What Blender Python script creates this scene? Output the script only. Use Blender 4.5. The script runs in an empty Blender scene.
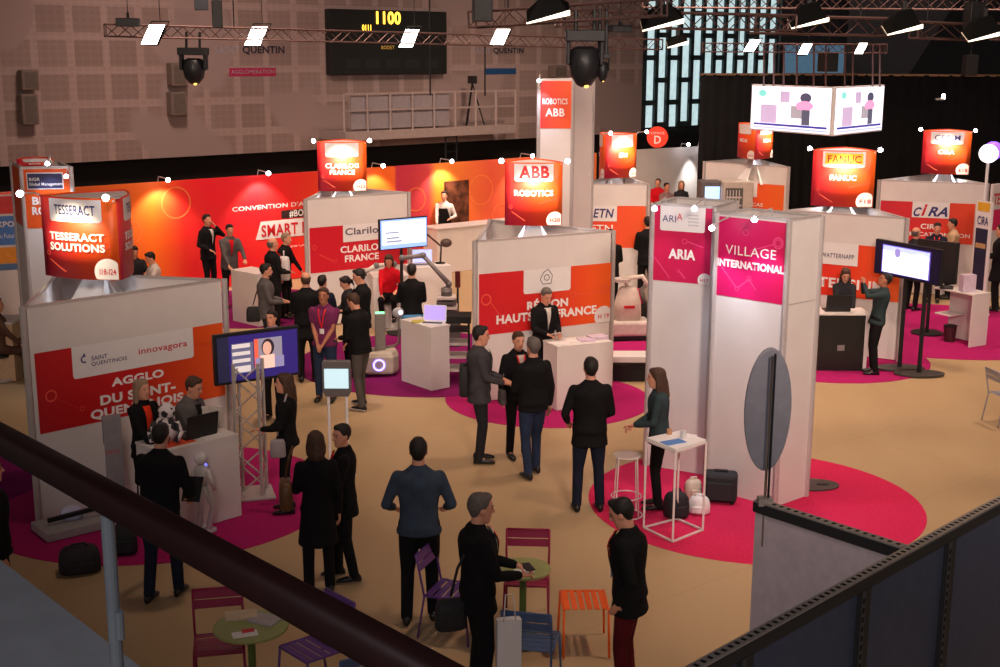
import bpy, math, random
from mathutils import Vector, Matrix
random.seed(7)
R = math.radians
SC = bpy.context.scene
COL = SC.collection
# ------------------------------------------------------------------ camera
F, TH, H, ROLL = 1281.0, R(12.45), 5.3, R(0.2)
cd = bpy.data.cameras.new('camera'); cam = bpy.data.objects.new('camera', cd); COL.objects.link(cam)
cd.sensor_width = 36; cd.lens = 36 * F / 1000; cd.clip_start = .05; cd.clip_end = 300
cam.location = (0, 0, H)
cam.rotation_euler = (Matrix.Rotation(R(90) - TH, 4, 'X') @ Matrix.Rotation(ROLL, 4, 'Z')).to_euler()
SC.camera = cam
# ------------------------------------------------------------------ world, exposure, large lights
w = bpy.data.worlds.new('hall_dusk'); SC.world = w; w.use_nodes = True
w.node_tree.nodes['Background'].inputs[0].default_value = (.92, .74, .68, 1)
w.node_tree.nodes['Background'].inputs[1].default_value = .27
SC.view_settings.view_transform = 'Standard'; SC.view_settings.look = 'None'
SC.view_settings.exposure = 0.0; SC.view_settings.gamma = 1; SC.view_settings.use_curve_mapping = False
WARM = (1, .70, .53)
def area(name, loc, size, power, target, color=WARM, spread=None):
    l = bpy.data.lights.new(name, 'AREA'); l.shape = 'DISK'; l.size = size; l.energy = power; l.color = color
    if spread: l.spread = R(spread)
    o = bpy.data.objects.new(name, l); COL.objects.link(o); o.location = loc
    o.rotation_euler = (Vector(target) - Vector(loc)).to_track_quat('-Z', 'Y').to_euler()
    return o
def spot(name, loc, target, power, angle=50, color=(1, .9, .8), blend=.6, size=.05):
    l = bpy.data.lights.new(name, 'SPOT'); l.energy = power; l.color = color; l.spot_size = R(angle); l.spot_blend = blend; l.shadow_soft_size = size
    o = bpy.data.objects.new(name, l); COL.objects.link(o); o.location = loc
    o.rotation_euler = (Vector(target) - Vector(loc)).to_track_quat('-Z', 'Y').to_euler()
    return o
for (x, y, p, tx, ty) in [(-3, 18.5, 170, -3, 22.5), (3.8, 17, 230, 4, 20), (8.5, 19, 210, 8, 22), (0, 22.5, 240, 0, 25), (6, 25, 240, 6, 28), (-6, 25, 190, -6, 29), (11, 27, 200, 11, 30), (2.5, 30, 360, 2, 35)]:
    area('unseen_house_light', (x, y, 10.5), 1.0, p * .80, (tx, ty, 0), WARM, 95)
area('house_light_wall', (-6, 26, 11), 2.0, 215, (-6, 37, 6), (1, .70, .62), 150)
area('house_light_wall', (2, 30, 11), 2.0, 36, (5, 42, 6), (.9, .75, .72), 150)
area('camera_side_fill', (-1, -4, 8.2), 2.0, 170, (1, 3, 2.2), (.96, .88, .90), 130)  # added unseen fill behind the camera, lifts the near partition and gallery edge
area('unseen_house_light', (4.5, 11, 10), 1.0, 105, (4.5, 11.5, 0), WARM, 80)  # added overhead, out of view, for more light on the foreground floor
area('unseen_house_light', (-2, 13, 10), 1.0, 22, (-1.5, 13.5, 0), WARM, 70)
area('camera_side_fill', (3, 1, 8), 1.5, 115, (3.4, 20, 1.8), (1, .78, .66), 50)  # this and the next two: added unseen fills aimed at the booths
area('camera_side_fill', (7, 5, 8.5), 1.5, 38, (8, 23, 1.6), (1, .76, .62), 55)
area('camera_side_fill', (-2, 4, 9), 1.5, 80, (-3, 25, 1.4), (1, .74, .58), 45)

# ------------------------------------------------------------------ pixel helpers (used to place things on the ground or on real walls)
def ray(px, py):
    x = (px - 500) / F; v = (333.5 - py) / F
    c, s = math.cos(ROLL), math.sin(ROLL)
    x, v = x * c + v * s, -x * s + v * c
    return (x, math.cos(TH) + v * math.sin(TH), -math.sin(TH) + v * math.cos(TH))
def G(px, py, z=0.0):
    d = ray(px, py); t = (z - H) / d[2]
    return Vector((d[0] * t, d[1] * t, z))
def at_depth(px, py, y):
    d = ray(px, py); t = y / d[1]
    return Vector((d[0] * t, y, H + d[2] * t))
def proj(x, y, z):
    Z = z - H
    dep = y * math.cos(TH) - Z * math.sin(TH); up = y * math.sin(TH) + Z * math.cos(TH)
    a, b = x / dep, up / dep
    c, s = math.cos(ROLL), math.sin(ROLL)
    a, b = a * c - b * s, a * s + b * c
    return 500 + a * F, 333.5 - b * F
def z_at(x, y, py):
    lo, hi = -3.0, 20.0
    for _ in range(40):
        m = (lo + hi) / 2
        if proj(x, y, m)[1] > py: lo = m
        else: hi = m
    return (lo + hi) / 2

# ------------------------------------------------------------------ materials
def rgb(r, g, b):
    f = lambda c: ((c / 255 + .055) / 1.055) ** 2.4 if c > 10 else c / 255 / 12.92
    return (f(r), f(g), f(b))
MATS = {}
def mat(name, col=None, rough=.6, metal=0, noise=.08, scale=12, bump=0, emit=0, spec=.4, bscale=None):
    if name in MATS: return MATS[name]
    m = bpy.data.materials.new(name); m.use_nodes = True; nt = m.node_tree; b = nt.nodes['Principled BSDF']
    b.inputs['Roughness'].default_value = rough; b.inputs['Metallic'].default_value = metal
    b.inputs['Specular IOR Level'].default_value = spec
    tc = nt.nodes.new('ShaderNodeTexCoord'); n = nt.nodes.new('ShaderNodeTexNoise'); n.inputs['Scale'].default_value = scale; n.inputs['Detail'].default_value = 3
    nt.links.new(tc.outputs['Object'], n.inputs['Vector'])
    r = nt.nodes.new('ShaderNodeValToRGB'); nt.links.new(n.outputs['Fac'], r.inputs['Fac'])
    r.color_ramp.elements[0].position = .3; r.color_ramp.elements[1].position = .7
    r.color_ramp.elements[0].color = (*[c * (1 - noise) for c in col], 1); r.color_ramp.elements[1].color = (*[min(1, c * (1 + noise)) for c in col], 1)
    nt.links.new(r.outputs[0], b.inputs['Base Color'])
    if bump:
        n2 = nt.nodes.new('ShaderNodeTexNoise'); n2.inputs['Scale'].default_value = bscale or scale * 3; nt.links.new(tc.outputs['Object'], n2.inputs['Vector'])
        bp = nt.nodes.new('ShaderNodeBump'); bp.inputs['Strength'].default_value = bump; bp.inputs['Distance'].default_value = .01
        nt.links.new(n2.outputs['Fac'], bp.inputs['Height']); nt.links.new(bp.outputs[0], b.inputs['Normal'])
    if emit:
        nt.links.new(r.outputs[0], b.inputs['Emission Color']); b.inputs['Emission Strength'].default_value = emit
    MATS[name] = m
    return m
def cloth(name, c): return mat('cloth_' + name, c, .85, 0, .15, 9, .5, spec=.15, bscale=14)
white_panel = mat('white_laminate', (.70, .66, .64), .5, 0, .03, 3)
white_gloss = mat('white_gloss', (.8, .8, .8), .3, 0, .02, 5)
white_stock = mat('white_print', (.78, .76, .76), .5, 0, .02, 5)
grey_panel = mat('grey_laminate', (.26, .25, .28), .55, 0, .05, 3)
alu = mat('aluminium', (.52, .48, .47), .42, .3, .05, 20)
lamp_black = mat('lamp_black', (.003, .003, .003), .7, 0, .1, 20, spec=.1)
dark_metal = mat('black_metal', (.012, .012, .013), .5, .2, .2, 20)
black_plastic = mat('black_plastic', (.012, .012, .014), .45, 0, .1, 20)
magenta = mat('magenta_print', rgb(205, 22, 90), .5, 0, .04, 2)
lettering = mat('white_lettering', (.85, .82, .8), .5, 0, .01, 2)
dark_letter = mat('grey_lettering', (.09, .08, .12), .5, 0, .02, 2)
navy_letter = mat('navy_lettering', (.03, .03, .16), .5, 0, .02, 2)
red_letter = mat('red_lettering', rgb(200, 25, 35), .5, 0, .02, 2)
carpet_pink = mat('magenta_carpet', rgb(172, 36, 104), .95, 0, .10, 30, .6, spec=.05)
carpet_red = mat('pink_red_carpet', rgb(208, 46, 90), .95, 0, .10, 30, .6, spec=.05)
carpet_purple = mat('purple_carpet', rgb(126, 30, 94), .95, 0, .12, 30, .6, spec=.05)
lamp_white = mat('lamp_glow', (1, .93, .88), .5, 0, 0, 1, emit=14)
led_lamp = mat('led_spot_glow', (.9, .9, 1), .5, 0, 0, 1, emit=30)
skin_a = mat('skin_light', rgb(214, 152, 124), .55, 0, .06, 20)
skin_b = mat('skin_tan', rgb(178, 116, 90), .55, 0, .06, 20)
hair_dark = mat('hair_dark', (.012, .009, .008), .6, 0, .3, 40, .4)
hair_brown = mat('hair_brown', (.06, .028, .016), .6, 0, .3, 40, .4)
hair_blond = mat('hair_blond', (.28, .19, .12), .6, 0, .2, 40, .4)
hair_grey = mat('hair_grey', (.12, .10, .09), .6, 0, .2, 40, .4)
eye_dark = mat('eye_dark', (.01, .008, .008), .3)
lip = mat('lip', (.28, .09, .08), .5)
def gradient(name, c0, c1, direction, origin, length, c2=None):
    """a printed colour gradient across a panel, in world metres along direction"""
    m = bpy.data.materials.new(name); m.use_nodes = True; nt = m.node_tree; b = nt.nodes['Principled BSDF']
    b.inputs['Roughness'].default_value = .5
    g = nt.nodes.new('ShaderNodeNewGeometry')
    sub = nt.nodes.new('ShaderNodeVectorMath'); sub.operation = 'SUBTRACT'; sub.inputs[1].default_value = origin
    dot = nt.nodes.new('ShaderNodeVectorMath'); dot.operation = 'DOT_PRODUCT'; dot.inputs[1].default_value = [d / length for d in direction]
    nt.links.new(g.outputs['Position'], sub.inputs[0]); nt.links.new(sub.outputs[0], dot.inputs[0])
    r = nt.nodes.new('ShaderNodeValToRGB'); nt.links.new(dot.outputs['Value'], r.inputs['Fac'])
    r.color_ramp.elements[0].color = (*c0, 1); r.color_ramp.elements[1].color = (*(c2 or c1), 1)
    if c2: e = r.color_ramp.elements.new(.5); e.color = (*c1, 1)
    nt.links.new(r.outputs[0], b.inputs['Base Color'])
    return m
RED, ORANGE = rgb(205, 22, 34), rgb(236, 92, 22)
net_red = mat('network_print', rgb(232, 90, 70), .5, 0, 0, 1)
net_pink = mat('network_print_pink', rgb(235, 80, 140), .5, 0, 0, 1)

# ------------------------------------------------------------------ object helpers
def link(o): COL.objects.link(o); return o
def tag(o, label=None, cat=None, group=None, kind=None):
    if label: o['label'] = label
    if cat: o['category'] = cat
    if group: o['group'] = group
    if kind: o['kind'] = kind
    return o
def thing(name, label, cat, loc=(0, 0, 0), rz=0, group=None):
    o = bpy.data.objects.new(name, None); link(o); o.location = loc; o.rotation_euler = (0, 0, rz); o.empty_display_size = .2
    return tag(o, label, cat, group)
def root_of(o):
    while o.parent: o = o.parent
    return o
class MB:
    """collects shapes into one mesh"""
    def __init__(s): s.v = []; s.f = []
    def add(s, vs, fs):
        n = len(s.v); s.v += [Vector(v) for v in vs]; s.f += [[i + n for i in f] for f in fs]; return s
    def box(s, x, y, z, sx, sy, sz, rz=0):
        """centre x, y; z is the underside"""
        c, q = math.cos(rz), math.sin(rz); vs = []
        for dz in (0, sz):
            for dx, dy in ((-1, -1), (1, -1), (1, 1), (-1, 1)):
                a, b = dx * sx / 2, dy * sy / 2
                vs.append((x + a * c - b * q, y + a * q + b * c, z + dz))
        return s.add(vs, [[3, 2, 1, 0], [4, 5, 6, 7], [0, 1, 5, 4], [1, 2, 6, 5], [2, 3, 7, 6], [3, 0, 4, 7]])
    def slab(s, A, B, z0, z1, th, side=1):
        """upright board from A to B; thickness th to the far side"""
        A = Vector((A[0], A[1], 0)); B = Vector((B[0], B[1], 0)); d = (B - A).normalized(); n = Vector((-d.y, d.x, 0)) * th * side
        vs = [A, B, B + n, A + n]
        vs = [(p.x, p.y, z0) for p in vs] + [(p.x, p.y, z1) for p in vs]
        return s.add(vs, [[3, 2, 1, 0], [4, 5, 6, 7], [0, 1, 5, 4], [1, 2, 6, 5], [2, 3, 7, 6], [3, 0, 4, 7]])
    def prism(s, poly, z0, z1):
        n = len(poly)
        s.add([(p[0], p[1], z0) for p in poly] + [(p[0], p[1], z1) for p in poly],
              [list(range(n))[::-1], list(range(n, 2 * n))] + [[i, (i + 1) % n, (i + 1) % n + n, i + n] for i in range(n)]); return s
    def cyl(s, x, y, z0, z1, r, r2=None, n=16):
        r2 = r if r2 is None else r2
        vs = [(x + r * math.cos(2 * math.pi * i / n), y + r * math.sin(2 * math.pi * i / n), z0) for i in range(n)] + \
             [(x + r2 * math.cos(2 * math.pi * i / n), y + r2 * math.sin(2 * math.pi * i / n), z1) for i in range(n)]
        return s.add(vs, [list(range(n))[::-1], list(range(n, 2 * n))] + [[i, (i + 1) % n, (i + 1) % n + n, i + n] for i in range(n)])
    def rings(s, rings, cap=True):
        """each ring a list of n points"""
        n = len(rings[0]); vs = [p for r in rings for p in r]; fs = []
        for k in range(len(rings) - 1):
            for i in range(n):
                j = (i + 1) % n; fs.append([k * n + i, k * n + j, (k + 1) * n + j, (k + 1) * n + i])
        if cap: fs += [list(range(n))[::-1], list(range((len(rings) - 1) * n, len(rings) * n))]
        return s.add(vs, fs)
    def tube(s, pts, r, n=8):
        pts = [Vector(p) for p in pts]; rs = r if isinstance(r, (list, tuple)) else [r] * len(pts); out = []; up = None
        for i, p in enumerate(pts):
            t = (pts[min(i + 1, len(pts) - 1)] - pts[max(i - 1, 0)]).normalized()
            if up is None: up = Vector((0, 0, 1)) if abs(t.z) < .9 else Vector((0, 1, 0))
            a = t.cross(up).normalized(); b = a.cross(t).normalized(); up = b
            out.append([p + (a * math.cos(2 * math.pi * k / n) + b * math.sin(2 * math.pi * k / n)) * rs[i] for k in range(n)])
        return s.rings(out)
    def limb(s, pts, rs, n=10):
        """tapering limb with rounded ends and joints"""
        pts = [Vector(p) for p in pts]
        s.tube(pts, rs, n)
        for p, r in zip(pts, rs): s.ell(p, r, r, r, 8, 6)
        return s
    def ell(s, c, rx, ry, rz, n=12, m=8, rot=None):
        c = Vector(c); out = []
        for k in range(1, m):
            t = math.pi * k / m - math.pi / 2; ring = []
            for i in range(n):
                a = 2 * math.pi * i / n
                v = Vector((rx * math.cos(t) * math.cos(a), ry * math.cos(t) * math.sin(a), rz * math.sin(t)))
                ring.append(c + (rot @ v if rot else v))
            out.append(ring)
        return s.rings(out)
    def bar(s, p, q, wd, ht=None):
        """straight square bar from p to q"""
        p, q = Vector(p), Vector(q); ht = ht or wd; t = (q - p).normalized()
        a = t.cross(Vector((0, 0, 1)))
        a = a.normalized() if a.length > .01 else Vector((1, 0, 0))
        b = a.cross(t).normalized(); out = []
        for e in (p, q): out.append([e + a * (i * wd / 2) + b * (j * ht / 2) for i, j in ((-1, -1), (1, -1), (1, 1), (-1, 1))])
        return s.rings(out)
    def build(s, name, m, parent=None, world=False, bevel=0, smooth=False, remesh=0, sm=4, loc=None):
        me = bpy.data.meshes.new(name)
        off = root_of(parent).location if (world and parent) else Vector(loc or (0, 0, 0))
        me.from_pydata([v - Vector(off) for v in s.v], [], s.f); me.update()
        me.materials.append(m)
        if smooth or remesh:
            for p in me.polygons: p.use_smooth = True
        if smooth and not remesh:
            import bmesh
            bm = bmesh.new(); bm.from_mesh(me); bmesh.ops.remove_doubles(bm, verts=bm.verts, dist=1e-5); bm.to_mesh(me); bm.free()
        o = bpy.data.objects.new(name, me); link(o)
        if parent: o.parent = parent
        elif loc: o.location = loc
        if remesh:
            r = o.modifiers.new('union', 'REMESH'); r.mode = 'VOXEL'; r.voxel_size = remesh; r.use_smooth_shade = True
            if sm:
                q = o.modifiers.new('soften', 'SMOOTH'); q.factor = .5; q.iterations = sm
        if bevel:
            b = o.modifiers.new('bevel', 'BEVEL'); b.width = bevel; b.segments = 2; b.limit_method = 'ANGLE'
        return o
def fix_normals(o):
    import bmesh
    bm = bmesh.new(); bm.from_mesh(o.data); bmesh.ops.recalc_face_normals(bm, faces=bm.faces); bm.to_mesh(o.data); bm.free(); return o
def copy_tree(o, parent=None):
    c = o.copy(); COL.objects.link(c); c.parent = parent
    for ch in list(o.children): copy_tree(ch, c)
    return c

# ------------------------------------------------------------------ printed faces: u runs left to right seen from outside, z up
class Face:
    def __init__(s, A, B, bow=0.0):
        s.A = Vector((A[0], A[1], 0)); s.B = Vector((B[0], B[1], 0)); s.L = (s.B - s.A).length
        s.d = (s.B - s.A) / s.L; s.n = Vector((s.d.y, -s.d.x, 0)); s.bow = bow
    def P(s, u, z, off=0):
        t = u / s.L; b = s.bow * 4 * t * (1 - t)
        p = s.A + s.d * u + s.n * (b + off); p.z = z; return p
    def uz(s, px, py):
        d = Vector(ray(px, py)); o = Vector((0, 0, H)); t = (s.A - o).dot(s.n) / d.dot(s.n); p = o + d * t
        return (p - s.A).dot(s.d), p.z
    def rect(s, mb, u0, u1, z0, z1, off=.004, n=1, r=0):
        if s.bow: n = max(n, 10)
        if r:                                    # rounded lower corners
            lo = [(u0 + r - r * math.cos(a), z0 + r - r * math.sin(a)) for a in [math.pi / 2 * k / 4 for k in range(5)]]
            hi = [(u1 - r + r * math.sin(a), z0 + r - r * math.cos(a)) for a in [math.pi / 2 * k / 4 for k in range(5)]]
            mid = [(lo[-1][0] + (hi[0][0] - lo[-1][0]) * k / n, z0) for k in range(1, n)]
            bot = lo + mid + hi
            for (a, za), (b, zb) in zip(bot, bot[1:]):
                if b - a > 1e-5: mb.add([s.P(a, za, off), s.P(b, zb, off), s.P(b, z1, off), s.P(a, z1, off)], [[0, 1, 2, 3]])
            return
        for k in range(n):
            a, b = u0 + (u1 - u0) * k / n, u0 + (u1 - u0) * (k + 1) / n
            mb.add([s.P(a, z0, off), s.P(b, z0, off), s.P(b, z1, off), s.P(a, z1, off)], [[0, 1, 2, 3]])
    def disc(s, mb, u, z, r, off=.008, r_in=0, a0=0, a1=360, n=28, umax=None, zmin=None):
        cl = lambda p: (min(p[0], umax) if umax else p[0], max(p[1], zmin) if zmin else p[1])
        pts = [cl((u + r * math.cos(R(a0 + (a1 - a0) * k / n)), z + r * math.sin(R(a0 + (a1 - a0) * k / n)))) for k in range(n + 1)]
        if r_in:
            ins = [(u + r_in * math.cos(R(a0 + (a1 - a0) * k / n)), z + r_in * math.sin(R(a0 + (a1 - a0) * k / n))) for k in range(n + 1)]
            for k in range(n): mb.add([s.P(*pts[k], off), s.P(*pts[k + 1], off), s.P(*ins[k + 1], off), s.P(*ins[k], off)], [[0, 1, 2, 3]])
        else:
            c = cl((u, z))
            for k in range(n): mb.add([s.P(*c, off), s.P(*pts[k], off), s.P(*pts[k + 1], off)], [[0, 1, 2]])
    def line(s, mb, u0, z0, u1, z1, wd=.01, off=.007):
        d = Vector((u1 - u0, z1 - z0)).normalized(); p = Vector((-d.y, d.x)) * wd / 2; k = 6
        for i in range(k):
            a = (u0 + (u1 - u0) * i / k, z0 + (z1 - z0) * i / k); b = (u0 + (u1 - u0) * (i + 1) / k, z0 + (z1 - z0) * (i + 1) / k)
            mb.add([s.P(a[0] - p.x, a[1] - p.y, off), s.P(b[0] - p.x, b[1] - p.y, off), s.P(b[0] + p.x, b[1] + p.y, off), s.P(a[0] + p.x, a[1] + p.y, off)], [[0, 1, 2, 3]])
    def text(s, string, u0, u1, z0, z1, m, parent, name='lettering', off=.012, bold=.02, shear=0):
        c = bpy.data.curves.new('t', 'FONT'); c.body = string; c.size = 1; c.offset = bold; c.resolution_u = 3; c.shear = shear; c.space_character = 1.05
        t = bpy.data.objects.new('t', c); me = bpy.data.meshes.new_from_object(t)
        xs = [v.co.x for v in me.vertices]; ys = [v.co.y for v in me.vertices]
        if not xs: return None
        x0, x1, y0, y1 = min(xs), max(xs), min(ys), max(ys); ro = root_of(parent).location
        for v in me.vertices:
            v.co = s.P(u0 + (v.co.x - x0) / (x1 - x0) * (u1 - u0), z0 + (v.co.y - y0) / (y1 - y0) * (z1 - z0), off) - ro
        me.name = name; me.materials.clear(); me.materials.append(m); bpy.data.objects.remove(t); bpy.data.curves.remove(c)
        o = bpy.data.objects.new(name, me); link(o); o.parent = parent
        return o
    def ptext(s, string, tl, br, m, parent, **k):
        u0, z1 = s.uz(*tl); u1, z0 = s.uz(*br); return s.text(string, u0, u1, z0, z1, m, parent, **k)

# ------------------------------------------------------------------ setting
def structure(o): o['kind'] = 'structure'; return o
fm = bpy.data.materials.new('hall_floor'); fm.use_nodes = True; nt = fm.node_tree; b = nt.nodes['Principled BSDF']
b.inputs['Roughness'].default_value = .55; b.inputs['Specular IOR Level'].default_value = .3
geo = nt.nodes.new('ShaderNodeNewGeometry'); n1 = nt.nodes.new('ShaderNodeTexNoise'); n1.inputs['Scale'].default_value = .8; n1.inputs['Detail'].default_value = 6
mp = nt.nodes.new('ShaderNodeMapping'); mp.inputs['Rotation'].default_value = (0, 0, R(-40)); mp.inputs['Scale'].default_value = (1, .25, 1)
nt.links.new(geo.outputs['Position'], mp.inputs['Vector']); nt.links.new(mp.outputs[0], n1.inputs['Vector'])
rp = nt.nodes.new('ShaderNodeValToRGB'); rp.color_ramp.elements[0].position = .25; rp.color_ramp.elements[1].position = .75
rp.color_ramp.elements[0].color = (.43, .30, .16, 1); rp.color_ramp.elements[1].color = (.50, .355, .20, 1)
nt.links.new(n1.outputs['Fac'], rp.inputs['Fac'])
bk = nt.nodes.new('ShaderNodeTexBrick'); bk.inputs['Scale'].default_value = 1; bk.inputs['Brick Width'].default_value = 30; bk.inputs['Row Height'].default_value = 2.0; bk.inputs['Mortar Size'].default_value = .004
bk.inputs['Color1'].default_value = bk.inputs['Color2'].default_value = (1, 1, 1, 1); bk.inputs['Mortar'].default_value = (.8, .8, .8, 1)
mp2 = nt.nodes.new('ShaderNodeMapping'); mp2.inputs['Rotation'].default_value = (0, 0, R(-40)); nt.links.new(geo.outputs['Position'], mp2.inputs['Vector']); nt.links.new(mp2.outputs[0], bk.inputs['Vector'])
mx = nt.nodes.new('ShaderNodeMixRGB'); mx.blend_type = 'MULTIPLY'; mx.inputs[0].default_value = 1; nt.links.new(rp.outputs[0], mx.inputs[1]); nt.links.new(bk.outputs['Color'], mx.inputs[2])
nt.links.new(mx.outputs[0], b.inputs['Base Color'])
structure(MB().box(0, 22, -.1, 60, 64, .1).build('floor', fm))
structure(MB().box(0, 22, 13, 60, 64, .1).build('ceiling', mat('dark_ceiling', (.03, .03, .035), .9)))

# oblique hall wall: direction (.764,.644)
WD = Vector((.764, .645, 0)).normalized(); WN = Vector((WD.y, -WD.x, 0))          # WN points to the camera side
def wall_mat():
    m = bpy.data.materials.new('acoustic_wall'); m.use_nodes = True; nt = m.node_tree; b = nt.nodes['Principled BSDF']; b.inputs['Roughness'].default_value = .85
    g = nt.nodes.new('ShaderNodeNewGeometry'); cb = nt.nodes.new('ShaderNodeCombineXYZ'); dt = nt.nodes.new('ShaderNodeVectorMath'); dt.operation = 'DOT_PRODUCT'; dt.inputs[1].default_value = WD
    sx = nt.nodes.new('ShaderNodeSeparateXYZ'); nt.links.new(g.outputs['Position'], dt.inputs[0]); nt.links.new(g.outputs['Position'], sx.inputs[0])
    nt.links.new(dt.outputs['Value'], cb.inputs[0]); nt.links.new(sx.outputs['Z'], cb.inputs[1])
    b1 = nt.nodes.new('ShaderNodeTexBrick'); b1.offset = 0; b1.inputs['Scale'].default_value = 1; b1.inputs['Brick Width'].default_value = .88; b1.inputs['Row Height'].default_value = .80
    b1.inputs['Mortar Size'].default_value = .10; b1.inputs['Mortar Smooth'].default_value = .15
    b1.inputs['Color1'].default_value = (.33, .235, .205, 1); b1.inputs['Color2'].default_value = (.37, .265, .235, 1); b1.inputs['Mortar'].default_value = (.47, .345, .31, 1)
    nt.links.new(cb.outputs[0], b1.inputs['Vector'])
    b2 = nt.nodes.new('ShaderNodeTexBrick'); b2.offset = 0; b2.inputs['Scale'].default_value = 1; b2.inputs['Brick Width'].default_value = .2; b2.inputs['Row Height'].default_value = .164
    b2.inputs['Mortar Size'].default_value = .03; b2.inputs['Color1'].default_value = b2.inputs['Color2'].default_value = (.92, .92, .92, 1); b2.inputs['Mortar'].default_value = (1, 1, 1, 1)
    nt.links.new(cb.outputs[0], b2.inputs['Vector'])
    n = nt.nodes.new('ShaderNodeTexNoise'); n.inputs['Scale'].default_value = .22; nt.links.new(cb.outputs[0], n.inputs['Vector'])
    rr = nt.nodes.new('ShaderNodeValToRGB'); rr.color_ramp.elements[0].position = .54; rr.color_ramp.elements[1].position = .56
    rr.color_ramp.elements[0].color = (0, 0, 0, 1); rr.color_ramp.elements[1].color = (1, 1, 1, 1); nt.links.new(n.outputs['Fac'], rr.inputs['Fac'])
    mu = nt.nodes.new('ShaderNodeMixRGB'); mu.blend_type = 'MULTIPLY'; mu.inputs[0].default_value = 1; nt.links.new(b1.outputs['Color'], mu.inputs[1]); nt.links.new(b2.outputs['Color'], mu.inputs[2])
    m2 = nt.nodes.new('ShaderNodeMixRGB'); m2.inputs[2].default_value = (.40, .295, .27, 1); nt.links.new(rr.outputs[0], m2.inputs[0]); nt.links.new(mu.outputs[0], m2.inputs[1])
    nt.links.new(m2.outputs[0], b.inputs['Base Color'])
    return m
MUR0 = G(0, 196, 2.5)                                    # the mural partition's line on the ground
MURF = Face(MUR0 - WD * 4, MUR0 + WD * 30)
HW0 = MUR0 - WN * 4.5                                    # the hall wall, 4.5 m behind the mural
HALL = Face(HW0 - WD * 14, HW0 + WD * 40)
u_l, u_r = 0, HALL.uz(640, 100)[0]
zb = HALL.uz(330, 150)[1]                                # underside of the pale wall
structure(MB().slab(HALL.P(0, 0), HALL.P(u_r, 0), zb, 13, .3).build('wall_left', wall_mat()))
structure(MB().slab(HALL.P(0, 0, -.5), HALL.P(u_r + 14, 0, -.5), 0, zb + .3, .2).build('wall_unlit_band', mat('unlit_band_black', (.008, .006, .006), .9)))  # black colour stands for the unlit lower part of the hall wall
uw = HALL.uz(790, 60)[0]
structure(MB().slab(HALL.P(u_r, 0, -.1), HALL.P(uw + 6, 0, -.1), zb, HALL.uz(660, 126)[1], .2).build('wall_window_base', mat('dark_sill', (.03, .032, .035), .8)))
# window wall of staggered panes
zw0 = HALL.uz(660, 126)[1]; glass = mat('daylit_glass', (.50, .66, .68), .3, 0, .12, 6, emit=1.0)
fr = MB(); gl = MB(); pit = (HALL.uz(652, 80)[0] - HALL.uz(640, 80)[0])
HALL.rect(gl, u_r, uw + 2, zw0, 13, -.12)
structure(gl.build('window_1', glass))
k = 0; u = u_r
while u < uw + 2:
    fr.slab(HALL.P(u, 0, .05), HALL.P(u + pit * .27, 0, .05), zw0, 13, .1)
    z = zw0 + (0 if k % 2 else .75)
    while z < 13:
        fr.slab(HALL.P(u, 0, .05), HALL.P(u + pit, 0, .05), z, z + .17, .1); z += 1.5
    for q in range(0):                               # thin glazing lines
        fr.slab(HALL.P(u, 0, .0), HALL.P(u + pit, 0, .0), zw0 + q * .65, zw0 + q * .65 + .04, .05)
    u += pit; k += 1
structure(fr.build('window_2', mat('teal_mullion', (.028, .045, .052), .6)))
# drapes and dark shell to the right
black_drape = mat('black_drape', (.006, .006, .007), .95, 0, .3, 2, .3)
def drape(A, B, z0, z1, label, group=None):
    """pleated hanging cloth"""
    A, B = Vector(A), Vector(B); L = (B - A).length; d = (B - A) / L; n = Vector((d.y, -d.x, 0)); N = int(L * 10); r0 = []; r1 = []
    t = thing('stage_drape', label, 'curtain', (A.x, A.y, z0), 0, group)
    mb = MB(); vs = []
    for i in range(N + 1):
        p = A + d * L * i / N + n * (.05 * math.sin(i * 1.9) + .02 * math.sin(i * .7)); vs += [(p.x, p.y, z0), (p.x, p.y, z1)]
    mb.add(vs, [[2 * i, 2 * i + 2, 2 * i + 3, 2 * i + 1] for i in range(N)])
    o = mb.build('cloth', black_drape, t, True, smooth=True); s = o.modifiers.new('s', 'SOLIDIFY'); s.thickness = .01
    MB().tube([A + Vector((0, 0, z1)) - Vector((0, 0, A.z)), Vector((B.x, B.y, z1))], .035).build('top_rail', mat('brass_rail', (.5, .32, .2), .4, .5), t, True)
    return t
dz = at_depth(850, 72, 38).z
drape((at_depth(699, 80, 36.5).x, 36.5, 0), (at_depth(850, 80, 37.5).x, 37.5, 0), 0, at_depth(720, 73, 36.5).z, 'black floor-length drape behind the hanging twin screens')
drape((at_depth(850, 80, 37.5).x, 37.5, 0), (22, 36, 0), 0, dz, 'black drape with a thin lit top rail at the far right')
structure(MB().slab((10, 47), (40, 47), 0, 13, .3).build('wall_right', mat('dark_wall', (.035, .037, .042), .9)))
structure(MB().add([at_depth(903, 78, 43), at_depth(972, -30, 43), at_depth(850, -30, 42), at_depth(842, 78, 42), at_depth(903, 78, 44), at_depth(972, -30, 44), at_depth(850, -30, 43), at_depth(842, 78, 43)],
     [[0, 1, 2, 3], [7, 6, 5, 4], [0, 4, 5, 1], [1, 5, 6, 2], [2, 6, 7, 3], [3, 7, 4, 0]]).build('ceiling_slab', mat('grey_soffit', (.10, .10, .105), .9)))
structure(MB().slab(at_depth(782, 60, 41), at_depth(842, 60, 41), at_depth(800, 73, 41).z, at_depth(800, 43, 41).z, .1).build('window_3', mat('blue_pane', (.10, .22, .34), .4, emit=.4)))

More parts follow.
